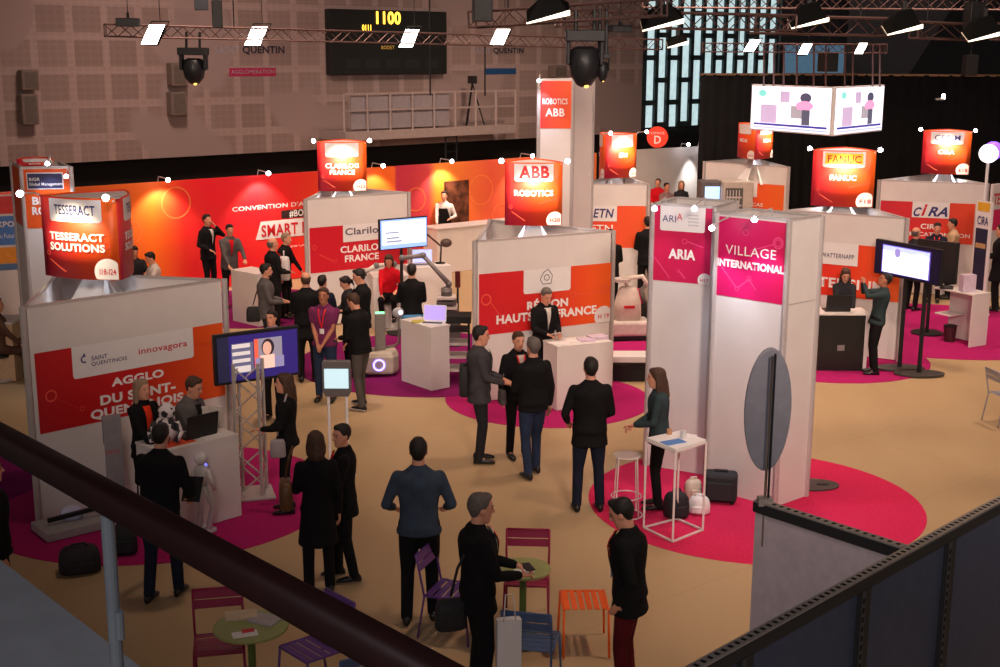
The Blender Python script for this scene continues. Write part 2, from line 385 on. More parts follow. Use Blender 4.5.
# ------------------------------------------------------------------ mural partition with the show's title
def mural_mat():
    m = bpy.data.materials.new('printed_mural'); m.use_nodes = True; nt = m.node_tree; b = nt.nodes['Principled BSDF']; b.inputs['Roughness'].default_value = .5
    g = nt.nodes.new('ShaderNodeNewGeometry'); sub = nt.nodes.new('ShaderNodeVectorMath'); sub.operation = 'SUBTRACT'; sub.inputs[1].default_value = MURF.A
    dt = nt.nodes.new('ShaderNodeVectorMath'); dt.operation = 'DOT_PRODUCT'; dt.inputs[1].default_value = WD
    nt.links.new(g.outputs['Position'], sub.inputs[0]); nt.links.new(sub.outputs[0], dt.inputs[0])
    dv = nt.nodes.new('ShaderNodeMath'); dv.operation = 'DIVIDE'; dv.inputs[1].default_value = MURF.uz(560, 200)[0]; nt.links.new(dt.outputs['Value'], dv.inputs[0])
    r = nt.nodes.new('ShaderNodeValToRGB'); nt.links.new(dv.outputs[0], r.inputs['Fac'])
    U = MURF.uz(560, 200)[0]
    stops = [(0, rgb(200, 70, 40)), (75, rgb(214, 96, 30)), (150, rgb(245, 110, 20)), (182, rgb(236, 40, 34)), (205, rgb(238, 20, 42)), (290, rgb(236, 30, 34)), (365, rgb(238, 92, 20)), (394, rgb(240, 104, 28)), (396, rgb(186, 36, 70)), (428, rgb(205, 60, 62)), (436, rgb(240, 140, 40)), (490, rgb(225, 90, 60)), (540, rgb(232, 120, 60))]
    el = r.color_ramp.elements
    pc = [(MURF.uz(px, 200)[0] / U, c) for px, c in stops]
    el[0].position = pc[0][0]; el[1].position = pc[-1][0]
    for p, c in pc[1:-1]: el.new(p)
    for e, (p, c) in zip(sorted(el, key=lambda e: e.position), pc): e.color = (*c, 1)
    n = nt.nodes.new('ShaderNodeTexNoise'); n.inputs['Scale'].default_value = 1.6; n.inputs['Detail'].default_value = 5; nt.links.new(g.outputs['Position'], n.inputs['Vector'])
    r2 = nt.nodes.new('ShaderNodeValToRGB'); r2.color_ramp.elements[0].position = .42; r2.color_ramp.elements[1].position = .62; nt.links.new(n.outputs['Fac'], r2.inputs['Fac'])
    r2.color_ramp.elements[0].color = (0, 0, 0, 1); r2.color_ramp.elements[1].color = (.10, .10, .10, 1)
    mx = nt.nodes.new('ShaderNodeMixRGB'); mx.inputs[2].default_value = (.80, .10, .04, 1); nt.links.new(r2.outputs[0], mx.inputs[0]); nt.links.new(r.outputs[0], mx.inputs[1])
    nt.links.new(mx.outputs[0], b.inputs['Base Color'])
    return m
U1 = MURF.uz(595, 190)[0]
mw = thing('mural_partition', 'long printed red and orange partition along the back of the hall', 'partition wall', MURF.P(U1 / 2, 0))
MB().slab(MURF.P(0, 0), MURF.P(U1, 0), .02, 2.5, .1).build('printed_panel', mural_mat(), mw, True)
pp = mw.children[0]
MURF.ptext("CONVENTION D'AFFAIRES", (231, 209), (330, 204.5), lettering, pp, bold=.015)
mb = MB(); a, b_ = MURF.uz(280, 211), MURF.uz(330, 217); MURF.rect(mb, a[0], b_[0], MURF.uz(292, 219)[1], MURF.uz(292, 211)[1], .01); mb.build('caption_strip', mat('dark_strip', (.03, .012, .012), .6), mw, True)
MURF.ptext("#BOOST2017", (288, 211.5), (330, 215), lettering, mw, bold=.02, off=.02)
mb = MB(); u0, z1 = MURF.uz(254, 224); u1, _ = MURF.uz(345, 215); zlo = MURF.uz(254, 242)[1]
mb.add([MURF.P(u0, zlo, .01), MURF.P(u1, zlo, .01), MURF.P(u1 + .2, z1, .01), MURF.P(u0 + .15, z1, .01)], [[0, 1, 2, 3]]); mb.build('title_plate', white_stock, mw, True)
u0, z1 = MURF.uz(260, 227); z0 = MURF.uz(260, 239)[1]; u1 = MURF.uz(345, 225)[0]
MURF.text("SMART INDUSTRIES", u0, u1 + .45, z0, z1, red_letter, mw, off=.02)
MURF.ptext("D'AFFAIRES", (290, 247), (340, 243), lettering, mw, off=.012, bold=.01)
mb = MB(); u0, z1 = MURF.uz(443, 182); u1, z0 = MURF.uz(468, 222); MURF.rect(mb, u0, u1, z0, z1, .01); mb.build('dark_photograph', mat('dark_photo', (.10, .03, .015), .4, 0, .9, 5), mw, True)
# faint faces printed on the mural: round shapes
mb = MB()
for (px, py, r) in [(175, 205, .35), (130, 235, .25), (480, 190, .4), (415, 200, .3), (500, 215, .3), (20, 210, .3)]:
    u, z = MURF.uz(px, py); MURF.disc(mb, u, z, r, .006, r * .93)
mb.build('print_rings', mat('print_rings', rgb(240, 130, 70), .5), mw, True)
# wall washers along the mural top
def led(px, py, tx, ty, z_up=.25, power=115):
    u, _ = MURF.uz(px, py); p = MURF.P(u, 2.5, .45); t = thing('mural_spotlight', None, 'spotlight', MURF.P(u, 2.5, 0), 0, 'arm spotlights along the top of the mural')
    MB().tube([MURF.P(u, 2.5, -.05), MURF.P(u, 2.62, 0), p + Vector((0, 0, .1))], .012).build('arm', alu, t, True)
    MB().ell(p + Vector((0, 0, .08)), .05, .05, .05).build('lamp', led_lamp, t, True, smooth=True)
    spot('mural_spot_light', p, MURF.P(u, 1.5, 0), power, 100, (1, .85, .7))
    return t
for px, lb in [(12, 'arm spotlight over the far left end of the mural'), (158, 'arm spotlight over the orange part of the mural left of centre'), (258, 'arm spotlight above the convention title on the mural'), (372, 'arm spotlight on the mural just right of the CLARILOG lantern'), (440, 'arm spotlight above the white-shirted waiter'), (520, 'arm spotlight on the mural behind the ABB lantern')]:
    led(px, 190, 0, 0)['label'] = lb
# ------------------------------------------------------------------ booths
def network(face, parent, segs, m=None):
    """printed network of rings and lines; segs in (u, z) pairs"""
    mb = MB()
    for s in segs:
        if len(s) == 3: face.disc(mb, s[0], s[1], s[2], .007, s[2] * .75)
        elif len(s) == 4: face.line(mb, s[0], s[1], s[2], s[3], .012, .006)
    mb.build('network_print', m or net_red, parent, True)
def badge(face, parent, u1, z0, r, txt, off=.009):
    mb = MB(); face.disc(mb, u1 - r * .75, z0 + r * .55, r, off, umax=u1, zmin=z0); b = mb.build('stand_number_badge', white_stock, parent, True)
    face.text(txt, u1 - r * 1.35, u1 - r * .15, z0 + r * .35, z0 + r * .8, red_letter, b, name='number', off=off + .004, bold=.01)
def booth(label, A, B, C, zt=2.5, tint=None, shelf=False):
    """triangular stand: three laminate walls between aluminium posts; the outward face of AB is printed"""
    A, B, C = [Vector((p[0], p[1], 0)) for p in (A, B, C)]; c = (A + B + C) / 3
    t = thing('exhibition_booth', label, 'booth', c, 0, 'triangular exhibition booths')
    for p, q in ((A, B), (B, C), (C, A)):
        d = (q - p).normalized(); MB().slab(p + d * .05, q - d * .05, .03, zt, .035).build('wall_panel', white_panel, t, True)
        MB().slab(p + d * .03, q - d * .03, zt, zt + .03, .05).build('top_rail', alu, t, True)
    for p in (A, B, C): MB().cyl(p.x, p.y, .006, zt + .03, .036, n=10).build('corner_post', alu, t, True, smooth=False)
    return t, Face(A, B)
def rect_px(face, mb, tl, br, off=.006, **k):
    u0, z1 = face.uz(*tl); u1, z0 = face.uz(*br); face.rect(mb, u0, u1, z0, z1, off, **k); return u0, u1, z0, z1
def grad(name, face, u0, u1, c0=RED, c1=ORANGE, c2=None):
    return gradient(name, c0, c1, face.d, face.P(u0, 0), u1 - u0, c2)

# booth 1, left foreground
b1, f1 = booth('large triangular booth at left with red AGGLO DU SAINT-QUENTINOIS panel', G(22, 313, 2.5), G(224, 283, 2.5), G(58, 277, 2.5))
u0, z1 = f1.uz(34, 357); z0 = f1.uz(39, 438)[1]; u1 = f1.L - .06
mb = MB(); f1.rect(mb, u0, u1, z0, z1, .006); p1 = mb.build('printed_panel', grad('red_to_orange_large', f1, u0, u1, rgb(190, 14, 26), rgb(200, 22, 22), rgb(238, 92, 22)), b1, True)
mb = MB(); a0, _ = f1.uz(72, 365); a1, _ = f1.uz(193, 345); za = f1.uz(76, 382)[1]; f1.rect(mb, a0, a1, za, z1 + .002, .009, r=.04); pl = mb.build('logo_plate', white_stock, b1, True)

mb = MB(); uc, zc = f1.uz(84, 362); f1.disc(mb, uc, zc, .045, .012, .028, 60, 300); f1.disc(mb, uc, zc + .055, .012, .012); mb.build('logo_mark', navy_letter, pl, True)
def row2(face, s, xl, yt, yb, xr, m, parent, **k):
    a, z1 = face.uz(xl, yt); z0 = face.uz(xl, yb)[1]; b = face.uz(xr, yt)[0]; return face.text(s, a, b, z0, z1, m, parent, **k)
def row(face, s, L, Rr, m, parent, **k):
    """text between the top-left pixel L and the bottom-right pixel Rr"""
    return face.ptext(s, L, Rr, m, parent, **k)
row2(f1, 'SAINT', 91, 359, 363.5, 107, navy_letter, pl, bold=.01)
row2(f1, 'QUENTINOIS', 91, 365, 369.5, 127, navy_letter, pl, bold=.01)
row2(f1, 'innovagora', 138, 351, 359, 187, red_letter, pl, off=.013, bold=.01)
row2(f1, 'AGGLO', 111, 381, 389.5, 164, lettering, p1, bold=.04)
row2(f1, 'DU SAINT-', 100, 398.5, 408.5, 176, lettering, p1, bold=.04)
row2(f1, 'QUENTINOIS', 90.5, 413.5, 424.5, 184.5, lettering, p1, bold=.04)
network(f1, p1, [(u0 + .16, z0 + .42, .07), (u0 + .22, z0 + .38, u0 + .48, z0 + .22), (u0 + .52, z0 + .2, .03), (u1 - .75, z1 - .3, .05), (u1 - .7, z1 - .3, u1 - .1, z1 - .22), (u1 - .5, z0 + .3, u1 - .2, z0 + .5), (u1 - .16, z0 + .55, .06)])
# booth 2
b2, f2 = booth('triangular booth with red CLARILOG FRANCE panel before the mural', G(304, 202, 2.5), G(408, 194, 2.5), G(330, 188, 2.5))
u0, z1 = f2.uz(308.5, 229.5); z0 = f2.uz(310, 275)[1]; u1 = f2.L - .06
mb = MB(); f2.rect(mb, u0, u1, z0, z1); p2 = mb.build('printed_panel', grad('red_flat_print', f2, u0, u1, rgb(205, 20, 42), rgb(205, 20, 38)), b2, True)
mb = MB(); a0 = f2.uz(342, 230)[0]; a1 = f2.uz(386, 225)[0]; za = f2.uz(342, 243.5)[1]; f2.rect(mb, a0, a1, za, z1 + .002, .009); pl = mb.build('logo_plate', white_stock, b2, True)
row(f2, 'Clarilog', (344, 229.5), (383, 235), dark_letter, pl)
row2(f2, 'CLARILOG', 339.5, 247.5, 254.5, 384, lettering, p2, bold=.03)
row2(f2, 'FRANCE', 344, 256.5, 263.5, 378, lettering, p2, bold=.03)
network(f2, p2, [(u0 + .2, z0 + .35, u0 + .5, z0 + .2), (u0 + .55, z0 + .2, .03), (u0 + .1, z0 + .5, .05)])
# booth 3
b3, f3 = booth('triangular booth with red REGION HAUTS-DE-FRANCE panel in the middle', G(474, 243, 2.5), G(613, 231.5, 2.5), G(489, 221, 2.5))
u0, z1 = f3.uz(478.5, 274.5); z0 = f3.uz(480, 336)[1]; u1 = f3.L - .04
mb = MB(); f3.rect(mb, u0, u1, z0, z1); p3 = mb.build('printed_panel', grad('red_to_orange_middle', f3, u0, u1, rgb(206, 20, 38), rgb(214, 38, 28), rgb(240, 96, 24)), b3, True)
mb = MB(); a0 = f3.uz(523, 280)[0]; a1 = f3.uz(570, 280)[0]; za = f3.uz(525, 294)[1]; f3.rect(mb, a0, a1, za, z1 + .002, .009, r=.04); pl = mb.build('logo_plate', white_stock, b3, True)
mb = MB(); uc, zc = f3.uz(546, 277)
for k in range(6):
    pts = [(-.12, -.02), (-.06, .08), (.02, .13), (.1, .03), (.08, -.1), (-.07, -.1)]; p, q = pts[k], pts[(k + 1) % 6]; f3.line(mb, uc + p[0], zc + p[1], uc + q[0], zc + q[1], .012, .013)
f3.disc(mb, uc, zc, .05, .013, .038); mb.build('region_outline', dark_letter, pl, True)
row2(f3, 'RÉGION', 526.5, 299.5, 310, 567.5, lettering, p3, bold=.04)
row2(f3, 'HAUTS-DE-FRANCE', 496, 315.5, 324.5, 596, lettering, p3, bold=.04)
badge(f3, p3, u1, z0, .17, 'H 19')
network(f3, p3, [(u0 + .12, z0 + .55, .09), (u0 + .2, z0 + .5, u0 + .5, z0 + .1), (u1 - .7, z0 + .5, .05), (u1 - .65, z0 + .5, u1 - .1, z0 + .48), (u1 - .1, z0 + .52, .07)])
# booth 4
b4, f4 = booth('triangular booth behind the tall column with orange panel and logo ending ETN', G(560, 184.5, 2.5), G(648, 184.5, 2.5), G(624, 176, 2.5))
u0 = .06; u1 = f4.uz(645, 210)[0]; z1 = f4.uz(630, 205)[1]; z0 = f4.uz(630, 247)[1]
mb = MB(); f4.rect(mb, u0, u1, z0, z1); p4 = mb.build('printed_panel', grad('red_to_orange_far', f4, u0, u1, rgb(220, 40, 28), rgb(238, 88, 24)), b4, True)
mb = MB(); a1, za = f4.uz(616, 220.5); f4.rect(mb, u0, a1, za, z1 + .002, .009); pl = mb.build('logo_plate', white_stock, b4, True)
row(f4, 'ETN', (592.5, 208), (613, 217), navy_letter, pl, shear=.2)
row(f4, 'ETN', (590, 224), (612, 231), lettering, p4)
# booth 6
b6, f6 = booth('triangular booth right of the pink column with orange TEMSIUM panel', G(786, 209.5, 2.5), G(907, 217, 2.5), G(853, 202, 2.5))
u0 = .06; u1 = f6.L - .06; z1 = f6.uz(870, 243.5)[1]; z0 = f6.uz(870, 297)[1]
mb = MB(); f6.rect(mb, u0, u1, z0, z1); p6 = mb.build('printed_panel', grad('red_to_orange_right', f6, u0, u1, rgb(222, 40, 26), rgb(226, 50, 24), rgb(240, 96, 26)), b6, True)
mb = MB(); a1, za = f6.uz(857, 264); f6.rect(mb, u0 - .01, a1, za, z1 + .01, .009); pl = mb.build('logo_plate', white_stock, b6, True)
row2(f6, 'WATTERNAPP', 821, 250, 254.5, 854, dark_letter, pl, bold=.01)
row2(f6, 'TEMSIUM', 818.5, 274, 284, 884, lettering, p6, bold=.03)
network(f6, p6, [(u1 - .55, z0 + .4, .06), (u1 - .5, z0 + .4, u1 - .1, z0 + .35)])
# booth 7
b7, f7 = booth('triangular booth at far right with red panel and CiRA logo', G(878, 178.5, 2.5), G(987, 181.5, 2.5), G(930, 172, 2.5))
u0 = f7.uz(878.5, 200)[0] + .03; u1 = f7.uz(974, 210)[0]; z1 = f7.uz(890, 198)[1]; z0 = f7.uz(960, 241)[1]
mb = MB(); f7.rect(mb, u0, u1, z0, z1); p7 = mb.build('printed_panel', grad('red_to_orange_far_right', f7, u0, u1, rgb(196, 18, 44), rgb(214, 34, 30), rgb(226, 70, 24)), b7, True)
mb = MB(); a0 = f7.uz(911.5, 205)[0]; a1, za = f7.uz(948, 215.5); f7.rect(mb, a0, a1, za, z1 + .002, .009); pl = mb.build('logo_plate', white_stock, b7, True)
f7.ptext('C', (913, 204), (920.5, 213.5), navy_letter, pl, shear=.35, bold=.03); f7.ptext('RA', (927.5, 203.5), (946.5, 213.8), navy_letter, pl, shear=.35, bold=.03); f7.ptext('i', (921, 201), (926, 213), red_letter, pl, shear=.35, bold=.04)
row(f7, 'CIRA', (920, 220.5), (940, 226.5), lettering, p7); row(f7, 'MECATRONICION', (909, 228.5), (969, 235), lettering, p7)
# booth 8 far
b8, f8 = booth('far triangular booth with orange panel behind the VILLAGE column', G(703, 161, 2.5), G(788, 166, 2.5), G(752, 157, 2.5))
u0 = f8.uz(744, 190)[0]; u1 = f8.L - .1; z1 = f8.uz(770, 182.5)[1]; z0 = f8.uz(770, 206)[1] - .3
mb = MB(); f8.rect(mb, u0, u1, z0, z1); p8 = mb.build('printed_panel', grad('orange_far', f8, u0, u1, rgb(236, 84, 40), rgb(236, 104, 36)), b8, True)
mb = MB(); a1, za = f8.uz(756, 195.5); f8.rect(mb, u0 - .01, a1, za, z1 + .002, .009); mb.build('logo_plate', white_stock, b8, True)
row(f8, 'MECAS', (744, 200), (762, 205), lettering, p8)

# ------------------------------------------------------------------ three-sided lanterns over the booths
def lantern(label, px, ytop, ybot, y, w, ang, logo, texts, code, height_to=2.5, lights=True, power=26, logo_mat=None, plate=None, plate_txt_h=None, drop=0.0, name='sign_lantern', legs=True, pnl=None):
    """three bowed printed faces around a hollow core on white splayed legs; ang turns the front face"""
    p = at_depth(px, (ytop + ybot) / 2, y); x = p.x; z0 = z_at(x, y - w * .3, ybot); z1 = z_at(x, y - w * .3, ytop)
    t = thing(name, label, 'hanging sign' if height_to is None else 'sign', (x, y, z0), 0, 'three-sided lantern signs above the booths')
    view = math.atan2(x, y)                                   # turn so that ang = 0 squarely faces the camera
    a0 = -view + R(ang); rin = w / (2 * math.sqrt(3)); cs = []
    for k in range(3):
        a = a0 - math.pi / 2 - R(60) + k * 2 * math.pi / 3; rr = w / math.sqrt(3); cs.append(Vector((x + rr * math.cos(a), y + rr * math.sin(a), 0)))
    sides = []
    for k in range(3):
        f = Face(cs[k], cs[(k + 1) % 3], bow=w * .09); sides.append(f)
        c0, c1 = rgb(212, 24, 60), rgb(240, 96, 24)
        mb = MB(); f.rect(mb, 0, f.L, z0, z1, 0); q = mb.build('printed_face', gradient('lantern_print', rgb(205, 16, 70), rgb(232, 62, 26), f.d * .8 + Vector((0, 0, .35)), f.P(0, z0), f.L, rgb(240, 100, 24)), t, True, smooth=True)
        s = q.modifiers.new('s', 'SOLIDIFY'); s.thickness = .015
        if k == 2 and abs(ang) < 20: continue                 # the far side stays without lettering
        hh = z1 - z0; L = f.L
        mb = MB(); f.rect(mb, L * .16, L * .84, z1 - hh * .30, z1 - hh * .02, .006, r=.04); pl = mb.build('logo_plate', white_stock, q, True)
        if plate:
            mb = MB(); f.rect(mb, L * .2, L * .8, z1 - hh * .24, z1 - hh * .05, .009); mb.build('logo_ground', plate, q, True)
        lh = plate_txt_h or .12
        if logo: f.text(logo, L * .24, L * .77, z1 - hh * (.15 + lh / 2), z1 - hh * (.15 - lh / 2), logo_mat or navy_letter, q, off=.014, bold=.04 if lh > .13 else .01)
        n = len(texts)
        for i, s_ in enumerate(texts):
            wd = min(.72, .085 * len(s_)); zz = z0 + hh * (.52 - .13 * i); f.text(s_, L * (.5 - wd / 2), L * (.5 + wd / 2), zz - hh * .05, zz + hh * .05, lettering, q, off=.014, bold=.04)
        badge(f, q, L * .985, z0 + .01, w * .15, code)
        network(f, q, [(L * .12, z0 + hh * .22, L * .35, z0 + hh * .08), (L * .1, z0 + hh * .3, .03), (L * .6, z0 + hh * .35, L * .85, z0 + hh * .42), (L * .88, z0 + hh * .43, .04)])
    tri = [(c.x, c.y) for c in cs]
    ar = []
    for f in sides:
        for i in range(8): q = f.P(f.L * i / 8, 0, -.02); ar.append((q.x, q.y))
    MB().prism(ar, z0 + .02, z0 + .05).build('dark_base_board', dark_metal, t, True)
    MB().prism(ar, z1 - .04, z1 - .02).build('top_board', white_gloss, t, True)
    if height_to is not None and legs:
        for k in range(3):                                    # splayed white gusset boards
            f = sides[k]; m = f.P(f.L / 2, 0, -w * .3); d = f.d
            zt, zb_ = z0 + .02, height_to - .45
            mb = MB(); n = f.n
            a, b_, c, e = m - d * w * .12, m + d * w * .12, m + d * w * .30 + n * w * .34, m - d * w * .30 + n * w * .34
            vs = [(a.x, a.y, zt), (b_.x, b_.y, zt), (c.x, c.y, zb_), (e.x, e.y, zb_)]; off = n * .02
            vs += [(v[0] - off.x, v[1] - off.y, v[2]) for v in vs]
            mb.add(vs, [[0, 1, 2, 3], [7, 6, 5, 4], [0, 4, 5, 1], [1, 5, 6, 2], [2, 6, 7, 3], [3, 7, 4, 0]]); mb.build('splayed_leg', white_gloss, t, True)
        MB().cyl(x, y, .03, z0 + .03, .05, n=10).build('mast', alu, t, True)
    if lights:
        for k in range(2):                                    # arm lamps at the two front corners
            f = sides[0]; c = f.P(0, 0) if k == 0 else f.P(f.L, 0)
            c.z = z1; o = (f.d * (-.03 if k == 0 else .03)) + f.n * .42
            e = c + o + Vector((0, 0, .06)) if lights != 'left' or k == 0 else None
            if e is None: continue
            ee = c + (f.d * (-.06 if k == 0 else .06)) + Vector((0, 0, .02))
            MB().tube([c, ee, ee + f.n * .25 + Vector((0, 0, .03))], .01).build('lamp_arm', alu, t, True)
            hd = ee + f.n * .27 + Vector((0, 0, .02)); MB().ell(hd, .04, .04, .04).build('lamp_head', led_lamp, t, True, smooth=True)
        f = sides[0]; q = f.P(f.L / 2, z1 + .12, .55)
        spot('lantern_spot', q, f.P(f.L / 2, z0 + (z1 - z0) * .42, 0), power * 6.0, 68, (1, .82, .58), 1.0)
        q = Vector((x, y, z0 - .03)) + f.n * w * .32; pt = bpy.data.lights.new('leg_fill', 'POINT'); pt.energy = 12; pt.color = (.9, .9, 1); pt.shadow_soft_size = .1  # added bare point lamp without a fixture, brightens the white legs
        o = bpy.data.objects.new('leg_fill', pt); COL.objects.link(o); o.location = Vector((x, y, z0 - .16)) + f.n * w * .12
    return t
lantern('lantern sign with TESSERACT SOLUTIONS above the left booth', 96, 200, 281, 15.2, 1.06, -37, 'TESSERACT', ['TESSERACT', 'SOLUTIONS'], 'I18-I24', power=24)
lantern('lantern sign with pale logo and glare, above the CLARILOG booth', 341, 143, 192, 25.6, .96, 0, None, ['CLARILOG', 'FRANCE'], 'H22', power=44)
lantern('lantern sign with large red ABB capitals above the middle booth', 532, 162, 225, 20.3, .90, 2, 'ABB', ['ROBOTICS'], 'H20', logo_mat=red_letter, plate_txt_h=.2, power=40)
lantern('two-face lantern sign above the booth with the ETN logo', 613, 133, 177, 28.2, .84, 36, None, ['ETN'], 'G12', power=50)
lantern('lantern sign with yellow FANUC logo plate', 842, 148, 204, 23.4, 1.09, 0, 'FANUC', ['FANUC'], 'F18', plate=mat('yellow_plate', (.9, .62, .05), .5), logo_mat=red_letter, plate_txt_h=.13, power=40)
lantern('lantern sign with two visible faces under the twin screens', 754, 122, 157, 32.5, .88, 60, None, ['MECAS'], 'E10', power=40)
lantern('lantern sign above the CiRA booth at far right', 945, 128, 171, 29.0, 1.02, 0, 'CETIM', ['CIRA'], 'E18', power=44)

# ------------------------------------------------------------------ tall columns
def column(label, A, B, C, zt, panels, group=None, z_open=False, mat_side=None):
    """boxy column with faces AB (front) and BC (side)"""
    A, B, C = [Vector((p[0], p[1], 0)) for p in (A, B, C)]; D = A + C - B
    t = thing('display_column', label, 'column', (A + B + C + D) / 4, 0, group)
    MB().slab(A, B, .008, zt, .03).build('front_panel', mat_side or white_panel, t, True)
    MB().slab(B, C, .008, zt, .03).build('side_panel', white_panel, t, True)
    MB().slab(C, D, .008, zt, .03).build('back_panel', white_panel, t, True)
    MB().slab(D, A, .008, zt, .03).build('side_panel', white_panel, t, True)
    for p in (A, B, C, D): MB().cyl(p.x, p.y, .006, zt + .02, .035, n=8).build('corner_post', alu, t, True)
    for p, q in ((A, B), (B, C), (C, D), (D, A)): MB().slab(p, q, zt, zt + .03, .04).build('top_rail', alu, t, True)
    return t, Face(A, B), Face(B, C)
# VILLAGE INTERNATIONAL
cv, fv, fs = column('tall white column with magenta VILLAGE INTERNATIONAL panel', G(716.6, 210, 3.45), G(789, 217, 3.45), G(821.5, 212.5, 3.45), 3.42, None)
u0, z1 = .03, 3.40; z0 = fv.uz(750, 298)[1]; u1 = fv.L - .03
mb = MB(); fv.rect(mb, u0, u1, z0, z1); pv = mb.build('printed_panel', grad('magenta_print_village', fv, u0, u1, rgb(200, 14, 92), rgb(214, 20, 104), rgb(206, 16, 84)), cv, True)
fv.ptext('VILLAGE', (725.5, 242.5), (776, 258), lettering, pv, bold=.0)
fv.ptext('INTERNATIONAL', (717.5, 256), (784, 272.5), lettering, pv, bold=.045)
network(fv, pv, [(u1 - .10, z1 - .24, .07), (u1 - .10, z1 - .24, .045), (u0 + .5, z1 - .35, u1 - .16, z1 - .26), (u0 + .38, z1 - .16, .04), (u0 + .48, z1 - .38, .035), (u0 + .3, z0 + .12, u0 + .45, z0 + .24), (u0 + .45, z0 + .24, u0 + .55, z0 + .12), (u0 + .06, z0 + .35, u0 + .28, z0 + .12), (u0 + .29, z0 + .11, .03), (u0 + .45, z0 + .25, .03)], net_pink)
# seam on the side face
mb = MB(); fs.rect(mb, .03, fs.L - .03, fs.uz(800, 301)[1], fs.uz(800, 301)[1] + .012, .004); mb.build('panel_seam', alu, cv, True)
# ARIA: slightly behind, left
A_ = G(652, 201.5, 3.45); B_ = G(715, 205, 3.45); n_ = (B_ - A_).normalized(); C_ = B_ + Vector((-n_.y, n_.x, 0)) * .8
ca, fa, _ = column('tall white column with magenta ARIA panel left of the VILLAGE column', A_, B_, C_, 3.42, None)
u0, z1 = .02, 3.42; z0 = fa.uz(680, 281)[1]; u1 = fa.L - .04
mb = MB(); fa.rect(mb, u0, u1, z0, z1); pa = mb.build('printed_panel', grad('magenta_print_aria', fa, u0, u1, rgb(206, 22, 78), rgb(196, 16, 82)), ca, True)
mb = MB(); a0 = fa.uz(660, 205)[0]; a1 = fa.uz(705, 210)[0]; za = fa.uz(662, 229)[1]; fa.rect(mb, a0, a1, za, z1 + .002, .009, r=.03); pl = mb.build('logo_plate', white_stock, ca, True)
fa.ptext('ARI', (662, 213.5), (675.5, 221), navy_letter, pl, bold=.0); fa.ptext('A', (676.5, 212), (682, 219), red_letter, pl, bold=.0)
for i in range(4): fa.ptext('HAUTS DE FRANCE', (688, 213 + i * 3.4), (698, 215 + i * 3.4), dark_letter, pl, bold=.0)
fa.ptext('ARIA', (668.5, 247), (695, 259), lettering, pa, bold=.04)
badge(fa, pa, u1, z0, .09, 'H17')
network(fa, pa, [(u0 + .42, z0 + .52, .035), (u0 + .46, z0 + .52, u1 - .1, z0 + .46), (u0 + .02, z0 + .3, u0 + .22, z0 + .06), (u0 + .23, z0 + .05, .02), (u0 + .35, z0 + .14, .02), (u0 + .36, z0 + .14, u0 + .44, z0 + .05)], net_pink)
# small lamps above the two columns, pointing down the printed panels
def lamp_over(face, u, z, label, power, tz=1.6, col=(.80, .84, 1), ang=75):
    p = face.P(u, z, .35); t = thing('arm_spotlight', label, 'spotlight', face.P(u, z, 0), 0, 'arm spotlights on the tall columns')
    MB().tube([face.P(u, z, -.02), face.P(u, z + .10, 0), p + Vector((0, 0, .04))], .01).build('arm', alu, t, True)
    MB().ell(p, .035, .035, .03).build('lamp', led_lamp, t, True, smooth=True)
    spot('column_spot', p + Vector((0, 0, -.05)), face.P(u, tz, .0), power, ang, col, .8)
lamp_over(fv, fv.L * .17, 3.3, 'small arm lamp near the top left of the VILLAGE panel', 46)
lamp_over(fv, fv.L * .75, 3.45, 'small arm lamp at the top right of the VILLAGE panel', 52)
lamp_over(fa, fa.L * .2, 3.42, 'small arm lamp near the top left of the ARIA panel', 12)
lamp_over(fa, fa.L * .82, 3.45, 'small arm lamp at the top right of the ARIA panel', 12)
# centre tall column behind the ABB lantern
yc = 23.6; A_ = at_depth(537, 150, yc); B_ = at_depth(571, 150, yc - .05); C_ = at_depth(591, 150, yc + .55)
zt = z_at(A_.x, A_.y, 80)
cc, fc, _ = column('tallest white column with a small orange panel, behind the ABB lantern', (A_.x, A_.y), (B_.x, B_.y), (C_.x, C_.y), zt, None)
mb = MB(); z0 = fc.uz(550, 128)[1]; fc.rect(mb, .02, fc.L - .02, z0, zt - .01); pc = mb.build('printed_panel', grad('orange_column_print', fc, 0, fc.L, rgb(226, 50, 50), rgb(238, 90, 30)), cc, True)
fc.ptext('ABB', (544, 108), (563, 116), lettering, pc); fc.ptext('ROBOTICS', (541, 98), (566, 104), lettering, pc)
lamp_over(fc, .02, zt, 'small arm lamp at the top left corner of the tallest column', 40, tz=zt - .6)
# left rear column with the BI RO sign
yc = 20.0; A_ = at_depth(13, 200, yc + .9); B_ = at_depth(22, 200, yc); C_ = at_depth(72, 200, yc + .15)
A_.z = B_.z = C_.z = 0; D_ = A_ + C_ - B_
zt = z_at(B_.x, B_.y, 172)
cl, fl0, fl = column('white and orange column at far left with BI RO lettering', A_, B_, C_, zt, None)
for ff in (fl0, fl):
    mb = MB(); z0 = fl.uz(50, 231)[1]; ff.rect(mb, .0, ff.L, z0, zt - .01); pq = mb.build('printed_panel', mat('orange_column', rgb(228, 88, 24), .5), cl, True)
mb = MB(); rect_px(fl, mb, (25, 176), (63, 192), .01); fr_ = mb.build('logo_plate', white_stock, cl, True)
mb = MB(); rect_px(fl, mb, (26, 177), (62, 191), .013); mb.build('logo_ground', mat('navy_plate', (.035, .035, .10), .5), cl, True)
fl.ptext('BIGR', (28, 181), (39, 184), lettering, fr_, off=.018, bold=.01); fl.ptext('Global Management', (28, 186), (62, 189), lettering, fr_, off=.018, bold=.01)
fl.ptext('BIGR', (31, 200), (60, 207.5), lettering, pq, bold=.04); fl.ptext('ROBO', (31, 210), (60, 217.5), lettering, pq, bold=.04)
